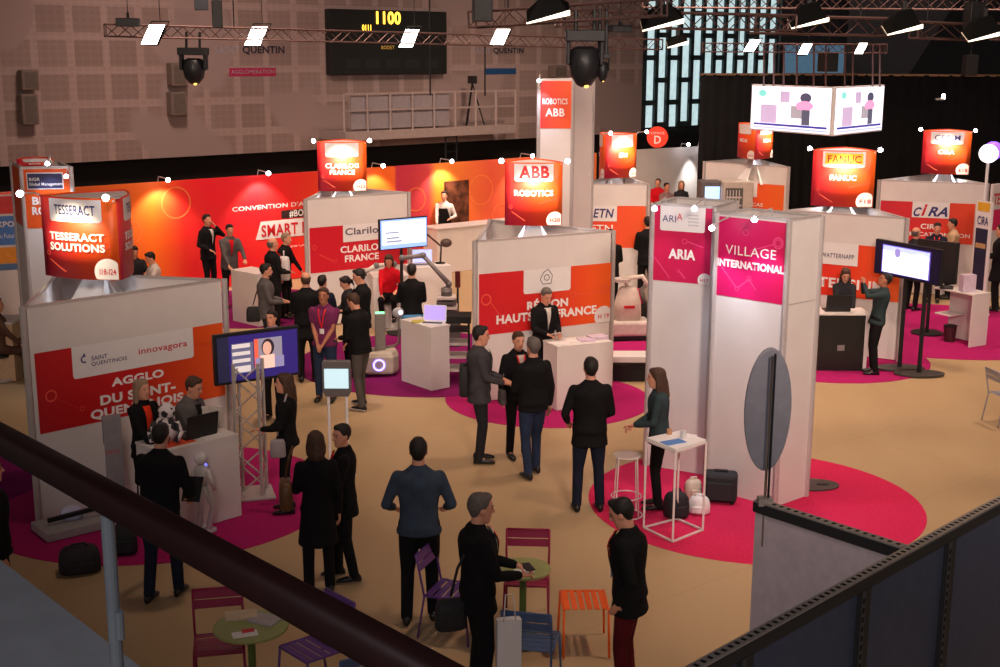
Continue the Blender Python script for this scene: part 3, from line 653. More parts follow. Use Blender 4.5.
lamp_over(fl, fl.L * .95, zt - .1, 'small arm lamp at the right edge of the BI RO column', 25, tz=zt - 1, ang=90)
lamp_over(fl, fl.L * .6, zt + .1, 'small arm lamp over the top of the BI RO column', 25, tz=zt - 1, ang=90)
lantern('small pale lantern on top of the BI RO column at far left', 34, 162, 172, 20.6, .55, 0, None, ['BIGR'], 'I20', height_to=None, lights=False)

# white partition far centre and round D sign
A_, B_ = G(600, 151, 2.5), G(715, 144, 2.5)
t = thing('white_partition', 'long plain white partition behind the round D sign', 'partition wall', (A_ + B_) / 2 * Vector((1, 1, 0)) if False else Vector(((A_.x + B_.x) / 2, (A_.y + B_.y) / 2, 0)))
MB().slab(A_, B_, .02, 2.5, .08).build('panel', white_panel, t, True); MB().slab(B_, B_ + Vector((1.2, 6, 0)), .02, 2.5, .08).build('panel', white_panel, t, True)
ff = Face(A_, B_); lu = ff.uz(688, 160)[0]
for px, lb in ((680, 'left arm spotlight on top of the white partition'), (697, 'right arm spotlight on top of the white partition')):
    u = ff.uz(px, 150)[0]; p = ff.P(u, 2.6, .3); tt = thing('arm_spotlight', lb, 'spotlight', ff.P(u, 2.5, 0))
    MB().tube([ff.P(u, 2.5, -.02), ff.P(u, 2.62, 0), p], .012).build('arm', alu, tt, True); MB().ell(p, .05, .05, .05).build('lamp', led_lamp, tt, True, smooth=True)
spot('partition_spot', ff.P(lu, 2.5, .35), ff.P(lu, .8, 0), 200, 60, (1, .95, .9), 1.0)
c = at_depth(656, 136, 34.5); tt = thing('round_sign', 'round orange disc sign with white letter D', 'sign', (c.x, c.y, c.z))
MB().rings([[Vector((c.x + .28 * math.cos(a), c.y - .03, c.z + .28 * math.sin(a))) for a in [2 * math.pi * k / 32 for k in range(32)]], [Vector((c.x + .28 * math.cos(a), c.y + .03, c.z + .28 * math.sin(a))) for a in [2 * math.pi * k / 32 for k in range(32)]]]).build('disc', mat('orange_disc', rgb(235, 60, 40), .5, emit=.35), tt, True)
fd = Face((c.x - .28, c.y - .04), (c.x + .28, c.y - .04)); fd.text('D', .19, .37, c.z - .17, c.z + .04, lettering, tt); fd.text('ESPACE', .1, .46, c.z + .08, c.z + .14, lettering, tt, bold=0)
MB().tube([(c.x - .15, c.y, c.z + .22), (c.x - .15, c.y, 13)], .006).build('cable', dark_metal, tt, True); MB().tube([(c.x + .15, c.y, c.z + .22), (c.x + .15, c.y, 13)], .006).build('cable', dark_metal, tt, True)

# ------------------------------------------------------------------ carpets: thin round discs under the booths
def circ3(a, b, c):
    ax, ay, bx, by, cx, cy = a.x, a.y, b.x, b.y, c.x, c.y
    d = 2 * (ax * (by - cy) + bx * (cy - ay) + cx * (ay - by))
    ux = ((ax * ax + ay * ay) * (by - cy) + (bx * bx + by * by) * (cy - ay) + (cx * cx + cy * cy) * (ay - by)) / d
    uy = ((ax * ax + ay * ay) * (cx - bx) + (bx * bx + by * by) * (ax - cx) + (cx * cx + cy * cy) * (bx - ax)) / d
    return ux, uy, math.hypot(ax - ux, ay - uy)
NC = [0]
def carpet(label, x, y, r, m, sx=1.0, rz=0):
    NC[0] += 1; h = .0035 + .0012 * NC[0]; n = 72
    c, s = math.cos(rz), math.sin(rz)
    pts = [(r * sx * math.cos(2 * math.pi * k / n), r * math.sin(2 * math.pi * k / n)) for k in range(n)]
    mb = MB(); mb.prism([(x + a * c - b * s, y + a * s + b * c) for a, b in pts], 0.0005, h)
    return tag(mb.build('round_carpet', m, None, loc=(x, y, 0)), label, 'carpet', 'round magenta carpets')
cx, cy, cr = circ3(G(927, 510), G(590, 500), G(745, 562)); carpet('round pink-red carpet around the VILLAGE column', cx, cy, cr, carpet_red)
cx, cy, cr = circ3(G(560, 428), G(520, 422), G(641, 385)); carpet('round magenta carpet in front of the REGION HAUTS-DE-FRANCE booth', .75, 19.3, 1.6, carpet_pink)
cx, cy, cr = circ3(G(306, 462), G(250, 550), G(60, 566)); carpet('round magenta carpet under the AGGLO booth at left', cx, cy, cr, carpet_pink)
g = G(418, 398); carpet('round purple carpet under the wheeled robot and its counter', g.x + .1, g.y + 2.35, 2.35, carpet_purple, 1.0)
cx, cy, cr = circ3(G(928, 362), G(868, 383), G(815, 383)); carpet('round magenta carpet before the TEMSIUM booth', 5.75, 22.1, 1.8, carpet_pink)
g = G(985, 357); carpet('round magenta carpet under the right-hand white counter', g.x, g.y + 2.6, 2.6, carpet_pink)
g = G(262, 312); carpet('round purple carpet beyond the left video screen', g.x - .2, g.y + .3, 2.1, carpet_purple)
g = G(8, 490); carpet('round purple carpet at the far left behind the red rail', g.x - 1.35, g.y + .3, 1.75, carpet_purple)
g = G(650, 366); carpet('magenta carpet under the white mobile robot by the ARIA column', g.x, g.y + 1.0, 1.0, carpet_pink)
g = G(950, 235); carpet('round magenta carpet at the right edge behind the balloon lamp', 13.6, 31, 2.2, carpet_pink)
# ------------------------------------------------------------------ hall wall fittings
hw = HALL
def on_wall(px0, py0, px1, py1):
    u0, z1 = hw.uz(px0, py0); u1, z0 = hw.uz(px1, py1); return u0, u1, z0, z1
u0, u1, z0, z1 = on_wall(322, 10, 440, 74)
t = thing('scoreboard', 'large black electronic scoreboard reading 1100 on the hall wall', 'scoreboard', hw.P((u0 + u1) / 2, z0, .1))
MB().slab(hw.P(u0, 0, .25), hw.P(u1, 0, .25), z0, z1, .25).build('cabinet', mat('board_black', (.012, .014, .012), .5), t, True, bevel=.02)
amber = mat('amber_led', (1, .55, .05), .5, 0, 0, 1, emit=3.2)
hs = Face(hw.P(u0, 0, .25), hw.P(u1, 0, .25))
def on(face, s, l, tp, r_, bt, m, par, **k):
    a, z1 = face.uz(l, tp); z0 = face.uz(l, bt)[1]; b = face.uz(r_, tp)[0]; return face.text(s, a, b, z0, z1, m, par, **k)
on(hs, '1100', 373.5, 12, 398, 25, amber, t, name='digits', bold=.03, off=.02); on(hs, '0111', 359.5, 25.5, 368.5, 31.5, amber, t, name='digits', off=.02)
on(hs, 'BODET', 379, 46.5, 392, 50, mat('dim_amber', (.5, .28, .05), .5, emit=.6), t, off=.02, bold=0)
for k in range(5):
    mb = MB(); a = hs.L * (.12 + .17 * k); hs.rect(mb, a, a + hs.L * .12, z0 + .18, z0 + .42, .01); mb.build('dark_score_field', mat('dim_field', (.02, .022, .018), .3), t, True)
for i, (a, b_, c, d) in enumerate([(163, 65, 180, 88), (163, 94, 180, 117), (14, 73, 33, 93), (14, 97, 33, 127), (545, 65, 558, 77)]):
    lb = ['brown wall loudspeaker, upper of the pair left of the magenta caption', 'brown wall loudspeaker, lower of the pair left of the magenta caption', 'grey-brown wall loudspeaker, upper of the pair at far left', 'tall grey-brown wall loudspeaker, lower of the pair at far left', 'small dark wall loudspeaker above the tallest column'][i]
    u0, u1, z0, z1 = on_wall(a, b_, c, d); t = thing('wall_speaker', lb, 'loudspeaker', hw.P((u0 + u1) / 2, z0, 0), 0, 'loudspeakers on the hall wall')
    sm = mat('brown_speaker', (.22, .165, .14), .8); MB().slab(hw.P(u0, 0, .35), hw.P(u1, 0, .35), z0, z1, .3).build('cabinet', sm, t, True, bevel=.03)
    mb = MB(); Face(hw.P(u0, 0, .35), hw.P(u1, 0, .35)).rect(mb, .06, u1 - u0 - .06, z0 + .06, z1 - .06, .01); mb.build('grille', mat('speaker_grille', (.15, .12, .10), .9), t, True)
for lb, x, col, cn in [('dark QUENTIN wall lettering with magenta caption bar left of the scoreboard', 240, rgb(190, 40, 90), 'm'), ('dark QUENTIN wall lettering with blue caption bar right of the catwalk', 491, rgb(30, 80, 130), 'b')]:
    s = .72 if cn == 'b' else 1.0; k = x
    t = thing('wall_lettering', lb, 'lettering', hw.P(hw.uz(x, 52)[0], hw.uz(x, 52)[1], 0), 0, 'painted town names on the hall wall')
    on(hw, 'QUENTIN', k, 47.5, k + 42 * s, 56.5 if cn == 'm' else 54.5, mat('wall_letter_dark', (.03, .03, .05), .8), t, bold=.03, off=.02)
    on(hw, 'SAINT', k - 28 * s, 48, k - 3, 56 if cn == 'm' else 54, mat('wall_letter_pale', (.42, .40, .46), .8), t, bold=.0, off=.02)
    a, z1 = hw.uz(k - 13 if cn == 'm' else k - 9, 70 if cn == 'm' else 68.5); b_, z0 = hw.uz(k + 34 if cn == 'm' else k + 23, 77.5 if cn == 'm' else 74)
    mb = MB(); hw.rect(mb, a, b_, z0, z1, .01); q = mb.build('caption_bar', mat('bar_' + cn, col, .7), t, True)
    if cn == 'm': on(hw, 'AGGLOMERATION', k - 11, 71.8, k + 32, 75.8, mat('wall_letter_pale', None), q, off=.02, bold=0)
# catwalk
t = thing('catwalk', 'railed grey-brown gallery platform fixed to the hall wall under the scoreboard', 'gallery', hw.P(hw.uz(400, 132)[0], hw.uz(400, 132)[1], .7))
ua, zc_ = hw.uz(318, 131); ub = hw.uz(487, 124)[0]; tan = mat('catwalk_paint', (.42, .33, .30), .7)
MB().slab(hw.P(ua, 0, 1.3), hw.P(ub, 0, 1.3), zc_ - .25, zc_, 1.3).build('deck', tan, t, True, bevel=.01)
for k in range(9):
    u = ua + (ub - ua) * k / 8; MB().bar(hw.P(u, zc_, 1.25), hw.P(u, zc_ + 1.0, 1.25), .05).build('railing_post', tan, t, True)
for h in (.55, 1.0): MB().bar(hw.P(ua, zc_ + h, 1.25), hw.P(ub, zc_ + h, 1.25), .045).build('railing_bar', tan, t, True)
MB().slab(hw.P(ua + .25, 0, 1.2), hw.P(ua + 3.6, 0, 1.2), zc_ + .05, zc_ + .95, .03).build('infill_sheet', mat('grey_sheet', (.34, .30, .31), .6), t, True)
ul = hw.uz(431, 140)[0]; t2 = thing('ladder', 'dark metal access ladder hanging under the catwalk', 'ladder', hw.P(ul, zc_ - 1.2, .9))
for d in (-.2, .2): MB().bar(hw.P(ul + d, zc_ - 1.1, .9), hw.P(ul + d, zc_ - .22, .9), .045).build('rail', dark_metal, t2, True)
for k in range(4): MB().bar(hw.P(ul - .2, zc_ - .95 + .22 * k, .9), hw.P(ul + .2, zc_ - .95 + .22 * k, .9), .035).build('rung', dark_metal, t2, True)
uc = hw.uz(456, 100)[0]; p = hw.P(uc, zc_, .7); t3 = thing('camera_tripod', 'black tripod with a video camera standing on the catwalk', 'tripod', p)
for a in (0, 120, 240): MB().bar(p + Vector((.35 * math.cos(R(a)), .35 * math.sin(R(a)), 0)), p + Vector((0, 0, 1.2)), .04).build('leg', dark_metal, t3, True)
MB().box(p.x, p.y, p.z + 1.2, .16, .35, .22, .4).build('camera_body', black_plastic, t3, True)

# ------------------------------------------------------------------ trusses and lamps
truss_m = mat('truss_metal', (.13, .075, .07), .45, .5, .1, 20)
def truss(label, P0, P1, s, group='lighting trusses under the roof', m=None):
    P0, P1 = Vector(P0), Vector(P1); d = (P1 - P0); L = d.length; d /= L; up = Vector((0, 0, 1)); sd = d.cross(up).normalized(); up = sd.cross(d)
    t = thing('lighting_truss', label, 'truss', P0, 0, group)
    for q in (.2, .8):
        c = P0 + d * L * q; MB().tube([c + up * s / 2, Vector((c.x, c.y, 13))], .01, 6).build('suspension_cable', dark_metal, t, True)
    o = [(i * s / 2, j * s / 2) for i, j in ((-1, -1), (1, -1), (1, 1), (-1, 1))]
    for a, b in o: MB().tube([P0 + sd * a + up * b, P1 + sd * a + up * b], s * .085, 6).build('chord', m or truss_m, t, True)
    mb = MB(); n = max(2, int(L / (s * 1.1)))
    for k in range(n):
        q0, q1 = P0 + d * L * k / n, P0 + d * L * (k + 1) / n
        for (a, b), (c, e) in zip(o, o[1:] + o[:1]):
            if k % 2: a, b, c, e = c, e, a, b
            mb.tube([q0 + sd * a + up * b, q1 + sd * c + up * e], s * .04, 4)
    tag(mb.build('lattice', m or truss_m, t, True), kind='stuff')
    for e, sg in ((P0, 1), (P1, -1)):
        mb = MB()
        for (a, b), (c, f_) in zip(o, o[1:] + o[:1]): mb.bar(e + sd * a + up * b, e + sd * c + up * f_, s * .1)
        mb.build('end_frame', m or truss_m, t, True)
    return t
AD = at_depth
truss('long thin truss running left of centre across the scoreboard', AD(103, 33, 19), AD(658, 43.5, 23), .17)
truss('truss crossing the tall window at the top centre right', AD(556, 18, 15), AD(790, 21, 16), .18)
truss('truss above the hanging twin screens', AD(750, 22.5, 17), AD(884, 24.5, 17.3), .22)
truss('truss at the top right before the grey ceiling slab', AD(912, 27, 17), AD(972, 29, 17.2), .20)
truss('lower truss carrying the hanging twin screens', AD(700, 46, 25), AD(884, 46, 25), .16)
truss('short truss end at the top right corner', AD(992, 28, 17), AD(1040, 29, 17), .20)
truss('slanting truss in the top centre above the large moving head', AD(470, 20, 14), AD(662, 6, 13), .16)
truss('truss along the top edge at the right', AD(640, 1, 20), AD(1040, 1, 20), .16)
# hanging rods of the screens
for i, px in enumerate([762, 772, 782, 795, 812, 824, 843, 851, 871, 878]):
    yy = 27.05 - 2 * (px - 750) / 82 if px < 832 else 25.05 + 1.8 * (px - 834) / 49
    p = AD(px, 42, 25.0); q = AD(px, 85.5, yy)
    tag(MB().tube([p, q], .018, 6).build('hanging_rod', truss_m, None, loc=tuple(p)), 'steel rod from the truss down to the twin screens', 'rod', 'rods carrying the twin screens')
for px, y0, y1, lb in [(427, -12, 96, 'dark cable hanging in front of the scoreboard'), (483, 45, 96, 'dark cable hanging right of the catwalk')]:
    p = AD(px, y0, 30); q = AD(px + 2, y1, 30); q.x = p.x
    tag(MB().tube([p, q], .018, 6).build('hanging_cable', dark_metal, None, loc=tuple(p)), lb, 'cable')
def flood(label, px, py, wpx, hpx, y, lean=0, group='rectangular floodlights on the trusses'):
    """rectangular floodlight: black housing, yoke and a glowing window aimed down at the hall"""
    c = AD(px, py, y); k = y / F; w_, h_ = wpx * k, hpx * k; t = thing('floodlight', label, 'floodlight', c, 0, group)
    sh = lean * h_
    X = Vector((1, 0, 0)); U = Vector((sh / h_, .35, .9)).normalized(); N = X.cross(U).normalized()
    def q(a, b, d): return c + X * (a * w_ / 2) + U * (b * h_ / 2) + N * d
    fr_ = [q(-1.08, -1.05, 0), q(1.08, -1.05, 0), q(1.08, 1.05, 0), q(-1.08, 1.05, 0)]; bk = [q(-.7, -.7, -.16), q(.7, -.7, -.16), q(.7, .9, -.16), q(-.7, .9, -.16)]
    MB().rings([fr_, bk]).build('housing', lamp_black, t, True)
    MB().add([q(-1, -1, .004), q(1, -1, .004), q(1, 1, .004), q(-1, 1, .004)], [[0, 1, 2, 3]]).build('glass', lamp_white, t, True)
    MB().tube([q(-1.15, 0, -.05), q(-1.15, 1.5, -.05), q(1.15, 1.5, -.05), q(1.15, 0, -.05)], .012, 5).build('yoke', dark_metal, t, True); MB().tube([q(0, 1.5, -.05), Vector((c.x, q(0, 1.5, -.05).y, 13))], .006, 6).build('safety_cable', dark_metal, t, True)
for a in [('rectangular floodlight nearest the left end of the long truss', 151, 37, 15, 21, 19, .35), ('rectangular floodlight beside the magenta-captioned lettering', 254, 38, 15, 20, 20, .35), ('rectangular floodlight before the right half of the scoreboard', 407, 39, 13, 19, 21, .35), ('rectangular floodlight before the blue-captioned lettering', 498, 37, 13, 17, 21.5, .4), ('small rectangular floodlight right of the tall window', 750, 44, 10, 14, 24.5, .6), ('small rectangular floodlight above the left twin screen', 803, 47, 9, 12, 24.5, .5), ('small rectangular floodlight above the right twin screen', 859, 46, 8, 12, 24.5, .5)]: flood(*a)
def hooded(label, px, py, w_, y, up_=26, lean=.0):
    """hooded stage flood seen from the side: tapering black hood over a bright slanting mouth"""
    k = y / F; c = AD(px, py, y); W = w_ * k; Hh = up_ * k * .7
    t = thing('hooded_floodlight', label, 'floodlight', c, 0, 'hooded floodlights with slanting bright mouths')
    a, b = c + Vector((-W / 2, 0, -W * .10)), c + Vector((W / 2, 0, W * .10)); dp = .28
    lo = [a, b, b + Vector((0, dp, .12)), a + Vector((0, dp, .12))]; hi = [c + Vector((-W * .22, .05, Hh)), c + Vector((W * .18, .05, Hh + W * .1)), c + Vector((W * .18, .2, Hh + W * .1)), c + Vector((-W * .22, .2, Hh))]
    MB().rings([lo, hi]).build('hood', lamp_black, t, True)
    e = Vector((0, -.01, -.012)); MB().add([a + e, b + e, b + Vector((0, .01, .05)) + e, a + Vector((0, .01, .012)) + e], [[0, 1, 2, 3]]).build('bright_mouth', mat('warm_glow', (1, .86, .66), .5, 0, 0, 1, emit=3.0), t, True)
    MB().add([v + Vector((0, 0, -.015)) for v in lo], [[3, 2, 1, 0]]).build('lens', mat('dim_lens', (.9, .7, .5), .4, emit=.5), t, True)
    MB().bar(c + Vector((0, .1, Hh)), c + Vector((0, .1, Hh + .12)), .05).build('bracket', dark_metal, t, True); MB().tube([c + Vector((0, .1, Hh)), Vector((c.x, c.y + .1, 13))], .006, 6).build('safety_cable', dark_metal, t, True)
for a in [('hooded floodlight at the top centre, left of the large moving head', 546, 18, 42, 13), ('hooded floodlight before the left edge of the tall window', 661, 25, 40, 14), ('small hooded floodlight on the long truss below the window', 676, 44, 20, 21, 12), ('hooded floodlight over the truss above the twin screens', 808, 22, 36, 16), ('hooded floodlight right of the grey ceiling slab', 903, 28, 34, 16), ('hooded floodlight in the top right corner', 984, 34, 34, 16)]: hooded(*a)
def moving_head(label, px, ytop, ybot, y, wpx, ytr=40):
    k = y / F; top = AD(px, ytop, y); r = wpx * k / 2; hh = (ybot - ytop) * k; t = thing('moving_head', label, 'stage light', top, 0, 'black moving-head stage lights')
    MB().box(top.x, top.y, top.z - hh * .22, r * 2.1, r * 1.5, hh * .2).build('base', dark_metal, t, True, bevel=.01)
    for s in (-1, 1): MB().box(top.x + s * r * .9, top.y, top.z - hh * .62, r * .2, r * .9, hh * .42).build('yoke_arm', dark_metal, t, True, bevel=.01)
    n = 16; rr = [(.45, .30), (.78, .36), (.85, .6), (.72, .82), (.42, .96), (.2, 1.0)]; rg = []
    for q, z in rr: rg.append([Vector((top.x + r * q * math.cos(2 * math.pi * i / n), top.y + r * q * math.sin(2 * math.pi * i / n), top.z - hh * z)) for i in range(n)])
    MB().rings(rg).build('head', black_plastic, t, True, smooth=True)
    MB().ell((top.x + r * .1, top.y - r * .25, top.z - hh * .97), r * .14, r * .14, r * .14).build('lens', mat('amber_lens', (1, .6, .12), .3, emit=2.5), t, True)
    for s in (-.5, .5): MB().tube([top + Vector((s * r, 0, -hh * .03)), AD(px, ytr, y) + Vector((s * r, 0, 0))], .02, 6).build('clamp', dark_metal, t, True)
moving_head('black moving-head light hanging left of the magenta caption bar', 191, 49, 85, 19.6, 26, 34)
moving_head('largest black moving-head light, above the tallest column', 583, 28, 84, 13.4, 36, 9)
moving_head('small black moving-head light beside the largest one', 601, 52, 80, 13.4, 13, 8)
def box_fix(label, px, py, w_, h_, y, mat_=None, rz=0.2):
    k = y / F; c = AD(px, py, y); t = thing('dimmer_box', label, 'stage equipment', c, 0, 'boxes clamped to the trusses')
    MB().box(c.x, c.y, c.z - h_ * k / 2, w_ * k, w_ * k * .8, h_ * k, rz).build('body', mat_ or dark_metal, t, True, bevel=.01)
    MB().tube([c + Vector((0, 0, h_ * k / 2 - .01)), c + Vector((0, 0, h_ * k / 2 + .08))], .02, 6).build('clamp', dark_metal, t, True); MB().tube([c, Vector((c.x, c.y, 13))], .006, 6).build('safety_cable', dark_metal, t, True)
box_fix('flat black box at the left end of the long truss', 126, 25, 22, 8, 19)
box_fix('grey-blue box above the left moving head', 199, 7, 13, 10, 19, mat('slate_box', (.07, .08, .10), .6))
box_fix('black upright box above the left moving head', 215, 16, 10, 26, 19)
box_fix('black lamp body at the top left of the slanting truss', 480, 8, 18, 26, 13.5)
box_fix('black clamp box on the tall window side of the slanting truss', 618, 28, 20, 7, 13.5)
box_fix('dark winch box above the left twin screen', 826, 60, 16, 18, 25.6)
box_fix('dark fixture at the far right above the rail', 968, 62, 12, 20, 30)
box_fix('dark chain hoist above the right part of the truss', 972, 18, 16, 36, 16.5)
p = AD(938, 97, 36); t = thing('wall_luminaire', 'small white lit lamp on the black drape at right', 'lamp', p); MB().box(p.x, p.y, p.z, .22, .1, .05).build('arm', white_gloss, t, True); MB().box(p.x + .1, p.y, p.z + .03, .07, .08, .13).build('lamp', lamp_white, t, True)

# ------------------------------------------------------------------ screens
def em(name, c, e): return mat(name, c, .4, 0, 0, 1, emit=e)
def screen(name, label, cat, TL, TR, hl, hr, yl, yr, glow, fields, bezel=.05, depth=.06, frame=None, base_e=1.0, group=None):
    """flat panel between two upright edges; fields are (u0,v0,u1,v1,material) in screen fractions, v downwards"""
    a, b = AD(*TL, yl), AD(*TR, yr); a2 = AD(TL[0], TL[1] + hl, yl)
    z1 = (a.z + b.z) / 2; h_ = (a.z - a2.z)
    b3_ = AD(TR[0], TR[1] + hr, yr); h_ = (h_ + (b.z - b3_.z)) / 2; z0 = z1 - h_
    f = Face(a, b); L = f.L; c = f.P(L / 2, z0)
    t = thing(name, label, cat, c, 0, group)
    MB().slab(f.P(0, 0), f.P(L, 0), z0, z1, depth).build('bezel', frame or black_plastic, t, True, bevel=.008)
    mb = MB(); f.rect(mb, bezel, L - bezel, z0 + bezel, z1 - bezel, .006); s = mb.build('display', glow, t, True)
    W, Hh = L - 2 * bezel, z1 - z0 - 2 * bezel
    for k, (u0, v0, u1, v1, m) in enumerate(fields):
        mb = MB()
        if isinstance(m, tuple): f.text(m[0], bezel + u0 * W, bezel + u1 * W, z1 - bezel - v1 * Hh, z1 - bezel - v0 * Hh, m[1], s, off=.012 + .002 * k, bold=.01); continue
        if m.name.startswith('round'):
            n = 20; cu, cz = bezel + (u0 + u1) / 2 * W, z1 - bezel - (v0 + v1) / 2 * Hh
            pts = [f.P(cu + (u1 - u0) / 2 * W * math.cos(2 * math.pi * i / n), cz + (v1 - v0) / 2 * Hh * math.sin(2 * math.pi * i / n), .008 + .001 * k) for i in range(n)]
            mb.add(pts, [list(range(n))])
        else: f.rect(mb, bezel + u0 * W, bezel + u1 * W, z1 - bezel - v1 * Hh, z1 - bezel - v0 * Hh, .008 + .001 * k)
        mb.build('picture_area', m, s, True)
    return t, f, z0, z1
wh = em('screen_white', (.93, .90, 1.0), 1.25); lil = em('screen_lilac', (.55, .42, .62), .9); navy = em('screen_navy', (.05, .05, .35), .8); teal = em('round_teal', (.25, .75, .68), .9)
gry = em('screen_grey', (.45, .42, .48), .7); pk = em('round_pink', (.85, .35, .60), .95); dk = em('round_dark', (.10, .10, .18), .6); dkb = em('screen_dark', (.12, .13, .20), .6); paleb = em('screen_paleblue', (.45, .50, .95), .9)
F1 = [(.04, .85, .97, .9, navy), (.03, .93, .99, .97, paleb), (.09, .08, .20, .24, teal), (.13, .42, .34, .84, lil), (.38, .1, .5, .35, lil), (.52, .42, .70, .78, gry), (.40, .70, .72, .80, wh), (.63, .12, .77, .34, dk), (.58, .30, .80, .52, pk), (.66, .50, .76, .84, dkb)]
g2 = 'twin video screens hanging from the truss'
screen('video_screen', 'left and wider of the twin bright screens hanging from the truss', 'video screen', (750, 83.5), (831.5, 83.5), 45, 49.5, 27.0, 25.0, wh, F1, .03, .10, white_gloss, group=g2)
screen('video_screen', 'right and narrower of the twin bright screens hanging from the truss', 'video screen', (834.5, 83.5), (883, 83), 49.5, 46, 25.0, 26.8, wh, F1, .03, .10, white_gloss, group=g2)
# left video screen on a truss tower
blu = em('screen_deepblue', (.04, .025, .25), .35); face_c = em('round_face', (.75, .42, .32), .7); hairc = em('round_hair', (.05, .03, .04), .3); shirt = em('screen_peach', (.85, .55, .45), .8); redf = em('screen_red', (.75, .12, .06), .8); shelf = em('screen_shelf', (.70, .62, .60), .75); dshelf = em('screen_dshelf', (.16, .16, .28), .5)
tvl, tf, tz0, tz1 = screen('video_screen', 'large dark-framed screen showing a woman presenter, on a truss tower at left', 'video screen', (213.5, 339.5), (299, 325), 50, 50, 14.75, 15.35, blu,
   [(0, 0, .14, 1, em('screen_black', (.03, .03, .08), .3)), (.17, .17, .44, .85, dshelf), (.18, .19, .40, .28, shelf), (.18, .36, .40, .44, shelf), (.18, .52, .40, .60, shelf), (.18, .68, .40, .82, shelf), (.45, .12, .60, .75, redf), (.50, .12, .80, .80, em('screen_slate', (.30, .28, .36), .6)), (.46, .55, .82, .80, em('screen_lav', (.30, .28, .50), .6)), (.54, .14, .70, .52, hairc), (.555, .20, .665, .50, face_c), (.52, .50, .70, .80, shirt)], .035, .07)
g = G(254, 497); tt = thing('truss_tower', 'silver lattice truss tower carrying the left video screen', 'truss', g)
ts = mat('bright_truss', (.62, .58, .55), .35, .5, .05, 20); ht = tz0 + .3
cor = [Vector((g.x + i * .145, g.y + j * .145, 0)) for i, j in ((-1, -1), (1, -1), (1, 1), (-1, 1))]
for c in cor: MB().tube([c + Vector((0, 0, .03)), c + Vector((0, 0, ht))], .022, 8).build('chord', ts, tt, True)
mb = MB(); n = 6
for k in range(n):
    for c, e in zip(cor, cor[1:] + cor[:1]):
        za, zb_ = .05 + (ht - .1) * k / n, .05 + (ht - .1) * (k + 1) / n
        if k % 2: c, e = e, c
        mb.tube([c + Vector((0, 0, za)), e + Vector((0, 0, zb_))], .011, 5)
tag(mb.build('lattice', ts, tt, True), kind='stuff'); MB().box(g.x, g.y, .012, .5, .5, .03, .3).build('base_plate', alu, tt, True, bevel=.005)
# centre screen on a pole
bw = em('screen_bluewhite', (.80, .88, 1.0), 1.1); bedge = em('screen_blue_edge', (.25, .42, .95), 1.0)
cvs, cf, cz0, cz1 = screen('video_screen', 'white screen with pale blue edge on a black pole before the waiter', 'video screen', (378.5, 222), (426.5, 215), 30.5, 31, 23.6, 24.2, bedge, [(.04, .06, .97, .86, bw), (.10, .42, .4, .47, em('screen_text', (.25, .3, .45), .6)), (.12, .60, .40, .66, em('screen_text', None, 0)), (.12, .72, .45, .78, em('screen_text', None, 0)), (.12, .22, .6, .25, paleb)], .02, .06)
p = cf.P(cf.L * .5, 0, -.1); t = thing('screen_stand', 'thin black pole stand under the white centre screen', 'stand', (p.x, p.y, 0)); MB().cyl(p.x, p.y, .02, cz1 - .1, .03, n=10).build('pole', dark_metal, t, True); MB().cyl(p.x, p.y, .008, .025, .3, n=24).build('base', dark_metal, t, True)
# right screen on twin black poles
rw = em('screen_ice', (.86, .93, 1.0), 1.15); rfr = em('screen_violet_edge', (.16, .12, .75), .55)
rvs, rf, rz0, rz1 = screen('video_screen', 'black-framed screen with blue-edged white page at right, on twin poles', 'video screen', (875, 239), (942, 244), 33.5, 37, 21.7, 20.4, mat('bezel_blue', (.008, .008, .05), .4), [(.11, .08, .86, .94, rfr), (.125, .11, .84, .92, rw), (.125, .11, .84, .25, em('screen_sky', (.50, .60, .98), .9)), (.31, .15, .40, .42, em('round_indigo', (.30, .26, .68), .8)), (.62, .18, .80, .40, em('round_mint', (.62, .86, .88), .9))], .02, .08)
for k, (px, py) in enumerate([(904.5, 359), (923.5, 353)]):
    g = rf.P(rf.L * (.46, .76)[k], 0, -.12); t = thing('screen_stand', ['left black pole with flat oval foot under the right screen', 'right black pole with flat oval foot under the right screen'][k], 'stand', g, 0, 'black poles under the right screen')
    MB().box(g.x, g.y + .12, .03, .055, .05, rz0 - .03 + .35, .1).build('pole', dark_metal, t, True)
    mb = MB(); mb.rings([[Vector((g.x + .0 + .42 * math.cos(a), g.y + .1 + .24 * math.sin(a), z)) for a in [2 * math.pi * i / 28 for i in range(28)]] for z in (.022, .045)]); mb.build('oval_foot', mat('foot_grey', (.06, .055, .05), .4), t, True)
t_, f_, a_, b_ = screen('video_screen', 'dark back of a second screen behind the right screen', 'video screen', (917, 236), (957, 240), 40, 42, 24.2, 23.6, mat('screen_off', (.02, .018, .018), .5), [], .02, .1)
g = f_.P(f_.L * .5, 0); t = thing('screen_stand', 'black pole behind the right screen pair', 'stand', g); MB().cyl(g.x, g.y + .2, .02, a_ + .3, .035, n=8).build('pole', dark_metal, t, True); MB().cyl(g.x, g.y + .2, .02, .04, .3, n=20).build('base', dark_metal, t, True)

